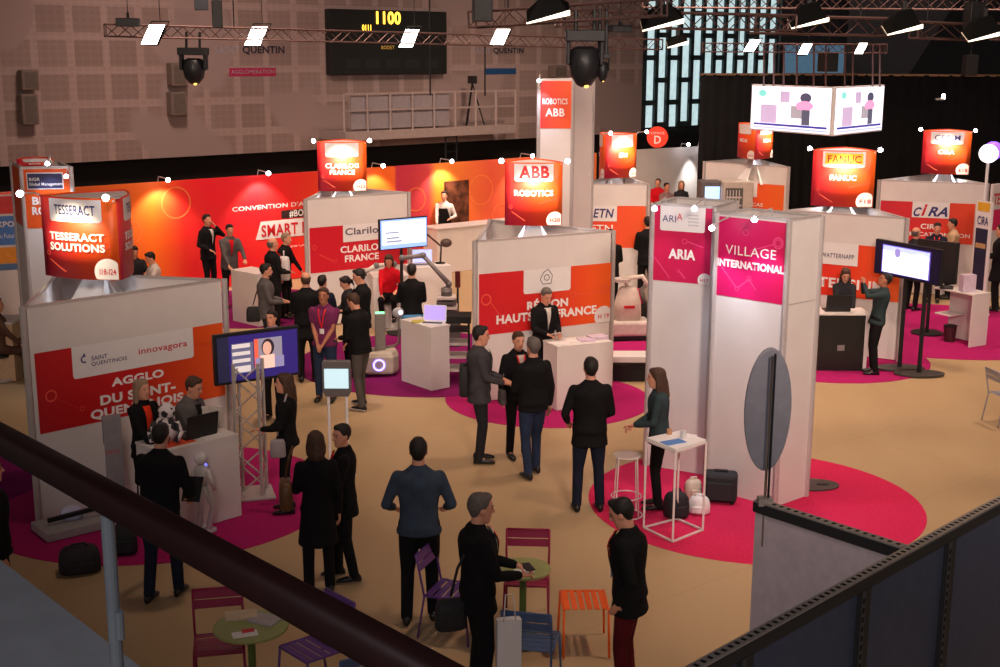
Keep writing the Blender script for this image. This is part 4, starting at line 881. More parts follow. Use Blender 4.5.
# ------------------------------------------------------------------ counters
def counter(label, A, B, dep, h, m=None, top=None, over=.0, cat='counter', name='reception_counter', front=None, group='white reception counters'):
    A, B = Vector((A[0], A[1], 0)), Vector((B[0], B[1], 0)); f = Face(A, B); c = f.P(f.L / 2, 0, -dep / 2)
    t = thing(name, label, cat, c, 0, group); m = m or white_panel
    MB().slab(f.P(.0, 0), f.P(f.L, 0), .012, h - .03, .02).build('front_panel', front or m, t, True)
    MB().slab(f.P(0, 0, -.02), f.P(.02, 0, -.02), .012, h - .03, dep - .04).build('side_panel', m, t, True)
    MB().slab(f.P(f.L - .02, 0, -.02), f.P(f.L, 0, -.02), .012, h - .03, dep - .04).build('side_panel', m, t, True)
    MB().slab(f.P(.02, 0, -dep * .55), f.P(f.L - .02, 0, -dep * .55), h * .5, h * .5 + .02, dep * .4).build('inner_shelf', m, t, True)
    MB().slab(f.P(-over, 0, over), f.P(f.L + over, 0, over), h - .03, h, dep + over * 2).build('worktop', top or m, t, True, bevel=.004)
    return t, f
d1 = f1.d; Bq = G(243, 518); Aq = Bq - d1 * 1.0
kl, kf = counter('white counter before the red AGGLO panel at left', Aq, Bq, .55, 1.0)
mb = MB(); mb.slab(kf.P(.12, 0, -.08), kf.P(.50, 0, -.08), 1.0, 1.004, .3); tag(mb.build('flyer', mat('orange_flyer', rgb(225, 80, 50), .6), None, loc=tuple(kf.P(.3, 1.0))), 'orange printed sheet lying on the left counter', 'flyer')
mb = MB(); mb.slab(kf.P(.60, 0, -.05), kf.P(.85, 0, -.05), 1.0, 1.006, .3); tag(mb.build('flyer', white_stock, None, loc=tuple(kf.P(.7, 1.0))), 'white sheets lying on the right end of the left counter', 'flyer')
kr, krf = counter('white counter piled with papers before the REGION HAUTS-DE-FRANCE booth', G(557, 411), G(612, 404), .5, 1.0)
kc, kcf = counter('white counter with open laptop right of the wheeled robot', G(402, 382), G(432, 392), .38, 1.04)
kw, kwf = counter('white counter near the mural where a grey-jacketed man leans', G(233, 323), G(259, 329), .5, 1.05)
kt, ktf = counter('white counter with black front under a laptop, TEMSIUM booth', G(806, 369), G(866, 369), .55, 1.0, over=.01, front=mat('black_front', (.012, .012, .012), .35))
mb = MB(); ktf.rect(mb, ktf.L * .50, ktf.L * .62, .36, .46, .004); mb.build('front_sticker', mat('grey_sticker', (.22, .20, .20), .6), kt, True)
mb = MB(); ktf.rect(mb, ktf.L - .06, ktf.L, .012, .97, .005); mb.build('white_edge', white_panel, kt, True)
# right open counter
A_, B_ = G(969, 345), G(986, 342); kq, kqf = counter('open white counter with standing brochure box at far right', A_, B_, .9, 1.0)
for c_ in list(kq.children):
    if c_.name.startswith('side_panel'): bpy.data.objects.remove(c_); break
# counters of the CLARILOG stand
kk, kkf = counter('white counter before the woman in red, CLARILOG stand', G(374, 331), G(410, 329), .6, 1.05)
k2_, k2f = counter('white side counter with blue-lit laptop near the bar', G(414, 322), G(452, 318), .6, 1.08)
# bar
A_, B_ = G(437, 275), G(520, 264); kb, kbf = counter('long white bar counter before the mural where the waiter stands', A_, B_, .6, 1.12, over=.03)
# far right machines
def laptop(label, p, rz, glow=None, open_a=100, s=.34, body=None, thin=False):
    t = thing('laptop', label, 'laptop', p, rz); d = s * .68; bm_ = body or black_plastic
    MB().box(0, 0, 0, s, d, .018).build('base', bm_, t, bevel=.004)
    MB().box(0, -.01, .018, s * .85, d * .5, .002).build('keyboard', mat('keys', (.05, .05, .05), .7), t)
    a = R(open_a - 90); z = Vector((0, math.sin(a), math.cos(a))); n = Vector((0, -math.cos(a), math.sin(a))); o = Vector((0, d / 2, .018)); X = Vector((s / 2, 0, 0))
    MB().rings([[o - X, o + X, o + X + z * d, o - X + z * d], [v - n * .012 for v in (o - X, o + X, o + X + z * d, o - X + z * d)]]).build('lid', bm_, t)
    if glow:
        e = n * .002; X2 = X * .92; MB().add([o - X2 + z * d * .06 + e, o + X2 + z * d * .06 + e, o + X2 + z * d * .95 + e, o - X2 + z * d * .95 + e], [[0, 1, 2, 3]]).build('display', glow, t)
    return t
sb = em('laptop_blue', (.40, .48, .95), .9); sv = em('laptop_violet', (.40, .32, .80), .7)
c = k2f.P(.32, 1.08, -.25); laptop('laptop with pale blue screen on the side counter near the bar', c, R(10), sb, s=.42, body=alu)
c = kcf.P(kcf.L * .72, 1.04, -.2); laptop('white laptop with violet screen on the counter by the wheeled robot', c, R(-12), sv, s=.38, body=white_gloss)
c = kcf.P(kcf.L * .45, 1.04, -.08); tag(MB().box(c.x, c.y, 1.04, .2, .12, .03, .3).build('hard_case', mat('yellow_case', (.5, .45, .08), .5), None, loc=tuple(c), bevel=.004), 'small yellowish box beside the violet-screened laptop', 'box')
g = G(837, 309, 1.0); laptop('dark laptop seen from behind on the black-fronted counter', (g.x, g.y + .1, 1.0), R(180), None, s=.42)
g = kf.P(.62, 1.0, -.30); laptop('dark laptop seen from behind on the left counter', (g.x, g.y, 1.0), R(225), None, s=.40)
# papers on the REGION counter
for i, (u, v, wd, c_, lb) in enumerate([(.14, .2, .3, 'dk', 'white folder with dark edge at the left end of the REGION counter'), (.42, .25, .22, 'w', 'white sheets in the middle of the REGION counter'), (.62, .2, .26, 'l', 'pile of lilac brochures on the REGION counter'), (.86, .25, .28, 'l', 'taller pile of lilac brochures at the right end of the REGION counter')]):
    p = krf.P(krf.L * u, 1.0, -v); hh = .012 if i < 2 else .03 + .02 * (i - 2)
    tag(MB().box(p.x, p.y, 1.0, wd, .21, hh, .25 * (i - 1.5)).build('brochure_stack', white_stock if i != 2 and i != 3 else mat('lilac_paper', (.62, .50, .62), .6), None, loc=tuple(p), bevel=.003), lb, 'papers')
# brochure box at the right
p = kqf.P(.16, 1.0, -.28); t = thing('brochure_box', 'white standing brochure box on the far right counter', 'box', p); MB().box(p.x, p.y, 1.0, .26, .16, .32, .2).build('box', mat('lilac_paper', None), t, True, bevel=.005)
p = kqf.P(.14, 1.0, -.72); laptop('thin dark laptop lying on the far right counter', p, R(70), None, s=.34, open_a=92)

# floor kiosk with two pale legs
g = G(340, 482); t = thing('tablet_kiosk', 'grey tablet kiosk on two white poles with a pale blue screen', 'kiosk', g)
zk0, zk1 = z_at(g.x, g.y, 398), z_at(g.x, g.y, 362); kw_ = 30 * g.y / F
MB().rings([[Vector((g.x + i * kw_ / 2 * s, g.y + j, z)) for i, j in ((-1, 0), (1, 0), (1, .07), (-1, .07))] for z, s in ((zk0, .8), (zk0 + .07, 1), (zk1 - .03, 1), (zk1, .94))]).build('housing', mat('kiosk_grey', (.13, .12, .12), .4), t, True, bevel=.01)
mb = MB(); Face((g.x - kw_ / 2, g.y), (g.x + kw_ / 2, g.y)).rect(mb, .03, kw_ - .03, zk0 + .11, zk1 - .10, .008); mb.build('display', em('kiosk_screen', (.50, .72, .80), .85), t, True)
for s in (-.3, .32): MB().cyl(g.x + s * kw_, g.y + .03, .03, zk0 + .03, .018, n=10).build('pole', white_gloss, t, True)
MB().box(g.x, g.y + .03, .015, kw_ * 1.1, .3, .02).build('base_plate', white_gloss, t, True, bevel=.004)

# wheeled service robot
g = G(380, 375); rb = mat('robot_grey', (.50, .44, .36), .4); t = thing('wheeled_robot', 'pale wheeled robot with a glowing blue ring and grey column', 'robot', g, R(8))
MB().rings([[Vector((a * s, b * s, z)) for a, b in [(-.30, -.24), (.22, -.26), (.32, -.1), (.32, .2), (.2, .28), (-.3, .26), (-.36, 0)]] for z, s in ((.05, .9), (.1, 1), (.34, 1), (.42, .85))]).build('base_body', rb, t, bevel=.02)
mb = MB(); n = 24
for k in range(n):
    a0, a1 = 2 * math.pi * k / n, 2 * math.pi * (k + 1) / n
    q = lambda a, r: (-.02 + r * math.cos(a), -.268, .22 + r * math.sin(a)); mb.add([q(a0, .10), q(a1, .10), q(a1, .075), q(a0, .075)], [[0, 1, 2, 3]])
mb.build('blue_light_ring', em('ring_blue', (.25, .2, 1), 5), t)
MB().box(.02, .02, .42, .17, .15, .62).build('column', mat('robot_column', (.20, .18, .16), .4), t, bevel=.01)
MB().box(.02, .02, 1.04, .15, .13, .012).build('green_light', em('green_glow', (.2, .9, .4), 1.5), t)
MB().tube([(.1, .1, .44), (.26, .1, .46), (.33, .05, .52), (.33, 0, 1.0)], .02).build('arm_post', mat('robot_column', None), t, smooth=True)
MB().ell((.32, -.03, 1.05), .1, .05, .09).build('round_display_head', mat('robot_head', (.35, .35, .38), .2), t, smooth=True)
MB().ell((.36, -.08, 1.06), .035, .02, .04).build('display_glint', em('glint', (.7, .85, 1), 2), t)
for s in (-.22, .22): MB().add(*((lambda v: (v.v, v.f))(MB().rings([[Vector((s - .03 * k + .06 * (0 if k else 0), .24 * 0 + .08 * math.cos(2 * math.pi * i / 12), .08 + .075 * math.sin(2 * math.pi * i / 12))) for i in range(12)] for k in (0, 1)])))).build('wheel', dark_metal, t)
# robot arms
def robot_arm(label, g, joints, m, rz=0, s=1.0, z0=0.0, grp='jointed robot arms'):
    t = thing('jointed_robot', label, 'robot arm', (g.x, g.y, z0), rz, grp); J = [Vector(j) * s for j in joints]
    MB().cyl(0, 0, .0, .08 * s, .13 * s, .11 * s, 18).build('base', m, t, smooth=False)
    for i in range(len(J) - 1):
        MB().tube([J[i], J[i] * .5 + J[i + 1] * .5, J[i + 1]], [.062 * s, .045 * s, .05 * s], 12).build('link', m, t, smooth=True)
        a = (J[i + 1] - J[i]).cross(Vector((0, 1, 0))).normalized()
    for j in J: MB().ell(j, .07 * s, .075 * s, .07 * s).build('joint', mat('robot_joint', (.16, .15, .15), .4), t, smooth=True)
    e = J[-1]; MB().tube([e, e + Vector((.04, 0, -.08)) * s], .03 * s).build('gripper', dark_metal, t)
    return t
pal = mat('robot_white', (.62, .56, .52), .4)
c = kkf.P(kkf.L * .6, 0, -.2); robot_arm('pale robot arm stretched level over the CLARILOG counter', Vector((c.x, c.y, 0)), [(0, 0, .08), (.02, 0, .22), (-.35, -.1, .20), (-.62, -.1, .06)], pal, 0, .9, 1.05)
g = G(447, 345); t = thing('machine_pedestal', 'dark slotted robot pedestal left of the middle booth', 'pedestal', g)
MB().box(g.x, g.y, .012, .5, .45, .55).build('cabinet', mat('machine_grey', (.10, .09, .09), .5), t, True, bevel=.01)
for k in range(4): MB().box(g.x, g.y, .60 + .09 * k, .42 - .03 * k, .36, .05).build('stacked_plate', pal if k % 2 else mat('machine_grey', None), t, True, bevel=.005)
MB().cyl(g.x, g.y, .565, 1.0, .10, n=14).build('core', mat('machine_grey', None), t, True)
robot_arm('grey robot arm slanting up left from the dark pedestal', g, [(0, 0, .05), (.05, 0, .16), (-.50, 0, .78), (-.95, .0, .72)], mat('robot_dark', (.20, .18, .18), .4), 0, .85, 1.0)
g = G(458, 340); t = thing('signal_post', 'slim post with a dark red beacon by the robot pedestal', 'post', g); MB().cyl(g.x, g.y, .01, 1.0, .02, n=8).build('post', dark_metal, t, True); MB().cyl(g.x, g.y, 1.0, 1.3, .05, n=12).build('beacon', mat('beacon', (.10, .01, .01), .4), t, True)
g = G(456, 378); t = thing('storage_trolley', 'black open trolley with stacked trays behind the suited man', 'trolley', g)
for i, j in ((-1, -1), (1, -1), (1, 1), (-1, 1)): MB().box(g.x + i * .22, g.y + j * .2, .01, .03, .03, .95).build('upright', dark_metal, t, True)
for k in range(4): MB().box(g.x, g.y, .15 + .22 * k, .42, .38, .04).build('tray', pal if k < 3 else dark_metal, t, True)
MB().box(g.x + .02, g.y, .96, .48, .42, .12).build('top_case', dark_metal, t, True, bevel=.01)
# plant-like flower stand near the bar
p = G(452, 262, 0); t = thing('sculpted_plant', 'thin dark jointed desk lamp by the bar', 'lamp', k2f.P(.75, 1.08, -.3)); q = k2f.P(.72, 1.08, -.3)
MB().tube([q, q + Vector((.02, 0, .35)), q + Vector((-.45, 0, .75)), q + Vector((-.55, 0, .95))], .02).build('arm', mat('plant_bronze', (.07, .045, .035), .5), t, True, smooth=True); MB().ell(q + Vector((.12, 0, .42)), .12, .1, .09).build('head', mat('plant_bronze', None), t, True, smooth=True); MB().cyl(q.x, q.y, 1.08, 1.1, .1).build('base', dark_metal, t, True)
# mobile robot by the ARIA column
g = G(627, 338); t = thing('mobile_robot', 'white mobile robot with red stripe on a wheeled base beyond the middle booth', 'robot', g, R(5))
MB().box(0, 0, .10, .8, .55, .28).build('base', pal, t, bevel=.05); MB().box(0, 0, .04, .72, .5, .06).build('skirt', dark_metal, t)
MB().rings([[Vector((x * s, y * s, z)) for x, y in [(-.22, -.16), (.2, -.16), (.26, 0), (.2, .16), (-.22, .16), (-.27, 0)]] for z, s in ((.38, 1), (.7, .95), (.95, .7), (1.0, .5))]).build('torso', mat('robot_ivory', (.72, .62, .55), .4), t, smooth=True)
MB().box(0, -.163, .62, .2, .02, .05).build('red_stripe', red_letter, t)
MB().tube([(0, 0, .98), (-.1, 0, 1.15), (.25, -.05, 1.2), (.42, -.1, .95)], .045).build('arm', mat('robot_ivory', None), t, smooth=True)
MB().cyl(-.12, 0, 1.1, 1.16, .16).build('round_head', pal, t)
g = G(645, 318); t = thing('robot_gripper_stand', 'small dark jointed manipulator by the ARIA column edge', 'robot arm', g)
MB().box(g.x, g.y, .01, .35, .3, .3).build('base', dark_metal, t, True, bevel=.02); MB().tube([(g.x, g.y, .3), (g.x - .1, g.y, .6), (g.x + .12, g.y, .8), (g.x + .1, g.y, .95)], .05).build('arm', mat('robot_dark', None), t, True, smooth=True); MB().box(g.x - .2, g.y + .1, .3, .3, .2, .3).build('pink_box', magenta, t, True)
g = G(634, 378); t = thing('white_bench', 'low white bench beside the REGION counter', 'bench', g); MB().box(g.x, g.y, .33, .9, .45, .1).build('seat', white_gloss, t, True, bevel=.01)
for s in (-.4, .4): MB().box(g.x + s, g.y, .012, .05, .42, .32).build('leg', white_gloss, t, True)
MB().box(g.x, g.y, .012, .7, .38, .25).build('dark_drawer', dark_metal, t, True)
# tall machines beyond ARIA
g = G(706, 262); t = thing('vending_kiosk', 'dark upright kiosk with blue and green screen beyond the ARIA column', 'kiosk', g)
zt = z_at(g.x, g.y, 179); w_ = 21 * g.y / F; MB().box(g.x, g.y, .01, w_, .6, zt - .01).build('cabinet', mat('kiosk_dark', (.10, .09, .10), .5), t, True, bevel=.02)
ff = Face((g.x - w_ / 2, g.y - .3), (g.x + w_ / 2, g.y - .3)); mb = MB(); ff.rect(mb, w_ * .2, w_ * .9, zt - .58, zt - .12, .012); mb.build('display', em('kiosk_blue', (.40, .65, 1), 1.0), t, True)
mb = MB(); ff.rect(mb, w_ * .42, w_ * .8, zt - .74, zt - .62, .012); mb.build('green_panel', em('kiosk_green', (.2, .7, .3), .8), t, True)
g = G(732, 264); t = thing('machine_cabinet', 'grey machine cabinet with slatted window beside the dark kiosk', 'machine', g); zt = z_at(g.x, g.y, 179); w_ = 30 * g.y / F
MB().box(g.x, g.y, .01, w_, .7, zt - .01).build('cabinet', mat('machine_beige', (.45, .39, .35), .5), t, True, bevel=.02)
ff = Face((g.x - w_ / 2, g.y - .35), (g.x + w_ / 2, g.y - .35)); mb = MB(); ff.rect(mb, w_ * .08, w_ * .66, zt - .95, zt - .15, .012); mb.build('window', mat('machine_window', (.10, .10, .10), .2), t, True)
mb = MB()
for k in range(5): ff.rect(mb, w_ * (.12 + .1 * k), w_ * (.15 + .1 * k), zt - .9, zt - .2, .016)
for k in range(3): ff.rect(mb, w_ * .1, w_ * .62, zt - .4 - .2 * k, zt - .36 - .2 * k, .018)
tag(mb.build('inner_slats', alu, t, True), kind='stuff')
# right side: banner frame and balloon lamp
g = G(973, 300); A_, B_ = AD(974, 230, 26.0), AD(989, 230, 25.6); zt, zb_ = z_at(A_.x, A_.y, 197), .012; ff = Face(A_, B_)
t = thing('banner_stand', 'tall framed dark blue banner with yellow top beside the CiRA booth', 'banner', (A_ + B_) / 2 * Vector((1, 1, 0)) if 0 else Vector(((A_.x + B_.x) / 2, (A_.y + B_.y) / 2, 0)))
MB().slab(ff.P(0, 0), ff.P(ff.L, 0), .012, zt, .05).build('frame', white_gloss, t, True)
for z0, z1, m_, nm in ((.5, zt - .55, mat('banner_blue', (.015, .02, .06), .4), 'dark_print'), (zt - .2, zt - .02, mat('banner_yellow', (.75, .42, .03), .5), 'yellow_header')):
    mb = MB(); ff.rect(mb, .03, ff.L - .05, z0, z1, .005); mb.build(nm, m_, t, True)
mb = MB(); ff.rect(mb, .06, ff.L - .08, zt - .95, zt - .85, .009); mb.build('gold_shape', mat('gold_print', (.5, .33, .15), .5), t, True)
ff.text('CiRA', .06, ff.L - .06, zt - .48, zt - .30, navy_letter, t, off=.01)
g = AD(987.5, 150, 26); zc_ = g.z; t = thing('balloon_lamp', 'glowing white balloon lamp on a tall pole at the right edge', 'lamp', (g.x, g.y, 0))
MB().ell((g.x, g.y, zc_), .19, .19, .19, 20, 12).build('globe', em('balloon_glow', (1, .93, 1), 2.2), t, True, smooth=True)
MB().ell((g.x + .1, g.y + .04, zc_ + .05), .19, .15, .19, 20, 12).build('violet_rim', em('violet_glow', (.25, .10, 1), 1.6), t, True, smooth=True)
MB().cyl(g.x, g.y, .02, zc_ - .15, .03, n=10).build('pole', white_gloss, t, True); MB().cyl(g.x, g.y, .01, .03, .28, n=20).build('base', white_gloss, t, True)
A_, B_ = AD(991, 200, 27.5), AD(1030, 200, 28.5); zt = z_at(A_.x, A_.y, 181); t = thing('white_partition', 'white and magenta stand panel at the right edge', 'partition wall', Vector((A_.x, A_.y, 0)))
MB().slab(A_, B_, .012, zt, .06).build('panel', white_panel, t, True); ff = Face(A_, B_); mb = MB(); ff.rect(mb, .02, ff.L, zt - 1.0, zt - .55, .006); mb.build('magenta_print', magenta, t, True); ff.text('TECHNOLOGIE', .05, ff.L, zt - .45, zt - .2, red_letter, t, bold=.02)

# far left: stand with blue and yellow panels
A_, B_ = AD(-60, 230, 21.5), AD(17, 226, 22.0); ff = Face(A_, B_); zt = z_at(B_.x, B_.y, 198)
t = thing('display_partition', 'partition with red, blue and yellow prints at the far left edge', 'partition wall', Vector(((A_.x + B_.x) / 2, (A_.y + B_.y) / 2, 0)))
MB().slab(A_, B_, .012, zt, .06).build('panel', white_panel, t, True)
for z0, z1, c_, nm in ((zt - .32, zt - .02, rgb(214, 62, 62), 'red_print'), (zt - .86, zt - .36, rgb(80, 130, 200), 'blue_print'), (zt - 1.18, zt - .90, rgb(235, 150, 50), 'yellow_print'), (zt - 1.3, zt - 1.19, rgb(90, 120, 160), 'grey_blue_print')):
    mb = MB(); ff.rect(mb, .02, ff.L - .02, z0, z1, .006); mb.build(nm, mat(nm, c_, .5), t, True)
ff.text('EXPO', ff.L - .42, ff.L - .06, zt - .55, zt - .45, lettering, t); ff.text('Industries du Futur', ff.L - .7, ff.L - .06, zt - .74, zt - .66, lettering, t, bold=0)
g = G(-24, 400); t = thing('display_counter', 'low pale counter at the far left edge', 'counter', g); MB().box(g.x - .3, g.y + 1.2, .012, 1.2, .6, .95).build('body', mat('pale_wood', (.62, .42, .26), .6), t, True, bevel=.01); MB().box(g.x - .3, g.y + 1.2, .962, 1.25, .65, .03).build('worktop', white_panel, t, True)

# ------------------------------------------------------------------ café furniture
def make_chair(color, label, back=True):
    t = thing('slatted_chair' if back else 'slatted_stool', label, 'chair' if back else 'stool', (0, 0, 0)); m = color
    tb = lambda pts, r=.011: MB().tube(pts, r, 8)
    for s in (-1, 1):
        tb([(s * .20, .20, .45), (s * .215, .235, .012)]).build('leg', m, t, smooth=True)
        tb([(s * .205, -.27, .012), (s * .20, -.20, .43)] + ([(s * .205, -.235, .62), (s * .205, -.28, .82)] if back else [])).build('leg', m, t, smooth=True)
        tb([(s * .20, -.2, .435), (s * .20, .2, .45)]).build('seat_rail', m, t, smooth=True)
    tb([(-.2, .205, .445), (.2, .205, .445)]).build('seat_rail', m, t, smooth=True)
    for k in range(5 if back else 6):
        n = 5 if back else 6
        if back: y = -.16 + .085 * k; MB().box(0, y, .446 - (.004 if k in (1, 2, 3) else 0), .41, .07, .008).build('seat_slat', m, t, bevel=.003)
        else: MB().box(-.165 + .066 * k, 0, .446, .05, .42, .008).build('seat_slat', m, t, bevel=.003)
    if back:
        tb([(-.205, -.28, .82), (.205, -.28, .82)]).build('back_rail', m, t, smooth=True)
        for z, h_ in ((.74, .07), (.66, .07)):
            yb = lambda q: -.235 - (q - .62) * .225
            MB().add([(-.2, yb(z), z), (.2, yb(z), z), (.2, yb(z + h_), z + h_), (-.2, yb(z + h_), z + h_), (-.2, yb(z) - .008, z), (.2, yb(z) - .008, z), (.2, yb(z + h_) - .008, z + h_), (-.2, yb(z + h_) - .008, z + h_)], [[0, 1, 2, 3], [7, 6, 5, 4], [0, 4, 5, 1], [1, 5, 6, 2], [2, 6, 7, 3], [3, 7, 4, 0]]).build('back_slat', m, t)
    return t
GC = 'slatted metal café chairs'
def put(t, px, py, rz, z=.82):
    """the middle of the top back rail (z=.82) or of the seat (z=.45) stands at this point of the picture"""
    g = G(px, py, z); off = -.28 if z > .6 else 0; t.rotation_euler.z = R(rz); t['group'] = GC
    t.location = (g.x - (-math.sin(R(rz)) * off), g.y - math.cos(R(rz)) * off, 0); return t
mg = mat('paint_magenta', rgb(140, 14, 62), .4); pu = mat('paint_purple', rgb(96, 58, 130), .4); bl = mat('paint_blue', rgb(70, 92, 130), .4); og = mat('paint_orange', rgb(250, 100, 16), .4); lg = mat('paint_grey', rgb(150, 150, 160), .4)
put(make_chair(mg, 'magenta slatted chair behind the right green table, back to the far side'), 529.5, 529, 177)
put(make_chair(bl, 'grey-blue slatted chair in front of the right green table'), 528, 613, -12)
st = make_chair(og, 'orange slatted stool between the blue chair and the man in red trousers', back=False); put(st, 586, 598, 2, .46); del st['group']
put(make_chair(pu, 'purple slatted chair turned sideways by the man in the blue-grey shirt'), 426, 548, -110)
put(make_chair(mg, 'magenta slatted chair left of the left green table'), 219, 590, 192)
put(make_chair(pu, 'purple slatted chair right of the left green table, half hidden by the rail'), 342, 597, 133)
put(make_chair(bl, 'light blue slatted chair mostly hidden under the red rail'), 354, 686, 30, .45)
put(make_chair(lg, 'grey metal chair cut off by the right picture edge'), 994, 367, -78)
green = mat('table_green', rgb(150, 156, 96), .45)
def cafe_table(label, L, Rr, cy):
    a, b = G(L, cy, .73), G(Rr, cy, .73); c = (a + b) / 2; r = (b - a).length / 2
    t = thing('round_cafe_table', label, 'table', (c.x, c.y, 0), 0, 'round green café tables')
    MB().cyl(0, 0, .705, .73, r, n=48).build('tabletop', green, t, bevel=.006); MB().cyl(0, 0, .03, .705, .032, n=16).build('pedestal', mat('table_green_dark', rgb(84, 104, 52), .45), t)
    MB().cyl(0, 0, .008, .03, .2, .18, 24).build('foot', mat('table_green_dark', None), t); return c, r
c1, r1 = cafe_table('round green table with one white card, between magenta and blue chairs', 497, 552.5, 567.5)
c2, r2 = cafe_table('round green table covered with papers at the lower left', 215.5, 290, 627)
def sheet(label, p, w_, d_, rz, m, h_=.004, cat='papers', name='leaflet'):
    return tag(MB().box(0, 0, 0, w_, d_, h_).build(name, m, None), label, cat), p, rz
def lay(label, p, w_, d_, rz, m, h_=.004, cat='papers', name='leaflet'):
    o = tag(MB().box(0, 0, 0, w_, d_, h_).build(name, m, None), label, cat); o.location = p; o.rotation_euler.z = R(rz); return o
lay('white card lying on the right green table', G(526, 571, .732), .18, .08, 4, white_stock)
lay('cream folded newspaper on the left green table', G(243, 618, .732), .26, .16, 14, mat('cream_paper', (.6, .47, .32), .7), .02)
lay('grey-white folder on the right side of the left green table', G(267, 622, .732), .24, .17, -25, mat('grey_paper', (.42, .37, .38), .7), .018)
lay('white leaflet with red print near the front of the left green table', G(247, 636, .732), .20, .11, 20, white_stock)
lay('red leaflet on the front of the left green table', G(250, 632.5, .737), .10, .06, 20, red_letter)
# high wire table
L_, F_, R_, K_ = G(645, 528), G(674, 542), G(704, 530), G(678, 519); cen = (L_ + F_ + R_ + K_) / 4; cs = [L_, F_, R_, K_]
wmet = mat('white_wire', (.75, .68, .66), .35); t = thing('high_table', 'high white wire-frame table with brochures by the pink-red carpet', 'table', cen)
for c in cs: MB().bar((c.x, c.y, .02), (c.x, c.y, 1.06), .022).build('leg', wmet, t, True)
for z in (.02, 1.05):
    for p, q in zip(cs, cs[1:] + cs[:1]): MB().bar((p.x, p.y, z), (q.x, q.y, z), .02).build('frame_bar', wmet, t, True)
MB().prism([(c.x, c.y) for c in cs], 1.062, 1.082).build('tabletop', white_gloss, t, True)
tz = 1.082
lay('blue brochure on the front corner of the high white table', G(674, 441, tz), .26, .15, 30, mat('blue_print', rgb(60, 72, 140), .5), .006)
lay('white papers at the back of the high white table', G(687, 435, tz), .22, .15, -20, white_stock, .008)
lay('white sheet at the left of the high white table', G(660, 437, tz), .2, .13, 25, white_stock, .004)
o = tag(MB().cyl(0, 0, 0, .06, .03, n=12).build('paper_cup', mat('kraft', (.5, .27, .14), .6), None), 'small brown cup on the high white table', 'cup'); o.location = G(670, 433, tz)
o = tag(MB().cyl(0, 0, 0, .09, .03, .035, 12).build('drinking_glass', mat('glass_pale', (.7, .68, .66), .1), None), 'small clear glass on the high white table', 'glass'); o.location = G(684, 437, tz)
# wire bar stool
g = G(627, 515); t = thing('wire_bar_stool', 'thin white wire bar stool left of the high table', 'stool', g)
for k in range(4):
    a = R(45 + 90 * k); MB().tube([(g.x + .19 * math.cos(a), g.y + .19 * math.sin(a), .015), (g.x + .15 * math.cos(a), g.y + .15 * math.sin(a), .74)], .008, 6).build('leg', wmet, t, True)
for z, r in ((.74, .15), (.25, .175), (.02, .19)):
    MB().tube([(g.x + r * math.cos(2 * math.pi * k / 20), g.y + r * math.sin(2 * math.pi * k / 20), z) for k in range(21)], .008, 6).build('ring', wmet, t, True)
MB().cyl(g.x, g.y, .742, .752, .15, n=24).build('seat', mat('seat_smoke', (.45, .36, .33), .3), t, True)
# things on the pink-red carpet
def blob_bag(name, label, cat, g, sx, sy, sz, m, rz=0, soft=.4, handle=True, hm=None, z=.012):
    t = thing(name, label, cat, (g.x, g.y, z), rz); rg = []
    for zz, s in ((0, .85), (.08, 1), (.5, 1), (.8, .9), (.95, .7), (1, .45)):
        rg.append([Vector((sx / 2 * s * (abs(math.cos(a)) ** soft) * (1 if math.cos(a) > 0 else -1), sy / 2 * s * (abs(math.sin(a)) ** soft) * (1 if math.sin(a) > 0 else -1), sz * zz)) for a in [2 * math.pi * i / 20 + .01 for i in range(20)]])
    MB().rings(rg).build('body', m, t, smooth=True)
    if handle: MB().tube([(-sx * .2, 0, sz * .93), (-sx * .16, 0, sz * 1.12), (sx * .16, 0, sz * 1.12), (sx * .2, 0, sz * .93)], .012, 6).build('handle', hm or m, t, smooth=True)
    MB().box(0, -sy / 2 - .012, sz * .12, sx * .6, .03, sz * .4).build('pocket', m, t, bevel=.01)
    return t
bagb = mat('bag_black', (.018, .018, .022), .7, 0, .2, 20, .4)
blob_bag('backpack', 'black backpack on the carpet under the high table', 'bag', G(677, 516), .27, .22, .30, bagb, .4)
blob_bag('plastic_bag', 'white plastic bag with small print beside the black backpack', 'bag', G(700, 512), .26, .18, .20, white_stock, -.2, .8)
blob_bag('plastic_bag', 'cream plastic bag leaning against the ARIA column foot', 'bag', G(694, 496), .22, .15, .22, mat('cream_bag', (.62, .52, .42), .6), .3, .8)
t = thing('trolley_case', 'black square trolley case standing by the ARIA column', 'suitcase', G(721, 500), R(-12)); MB().box(0, 0, .02, .40, .24, .36).build('body', bagb, t, bevel=.05); MB().box(0, 0, .38, .16, .03, .03).build('handle', bagb, t, bevel=.01); MB().box(0, -.135, .06, .32, .03, .22).build('front_pocket', bagb, t, bevel=.01)
for s in (-.15, .15): MB().box(s, 0, 0, .04, .2, .03).build('foot', dark_metal, t)
t = thing('waste_bin', 'dark red and black bin under the open far right counter', 'bin', kqf.P(.12, 0, -.55)); MB().cyl(0, 0, .012, .30, .10, .12, 16).build('body', mat('bin_dark', (.05, .01, .015), .5), t); MB().cyl(0, 0, .30, .32, .125, n=16).build('rim', dark_metal, t)
# floor plate beyond the VILLAGE column
g = G(815, 484); t = thing('floor_plate', 'dark flat base plate beside the VILLAGE column', 'base plate', g); MB().rings([[Vector((g.x - .05 + .36 * math.cos(a), g.y + .22 * math.sin(a), z)) for a in [2 * math.pi * i / 28 for i in range(28)]] for z in (.012, .03)]).build('plate', mat('foot_grey', None), t, True)
mb = MB(); mb.box(g.x + .1, g.y - .02, .03, .14, .06, .004); mb.build('slot', dark_metal, t, True)
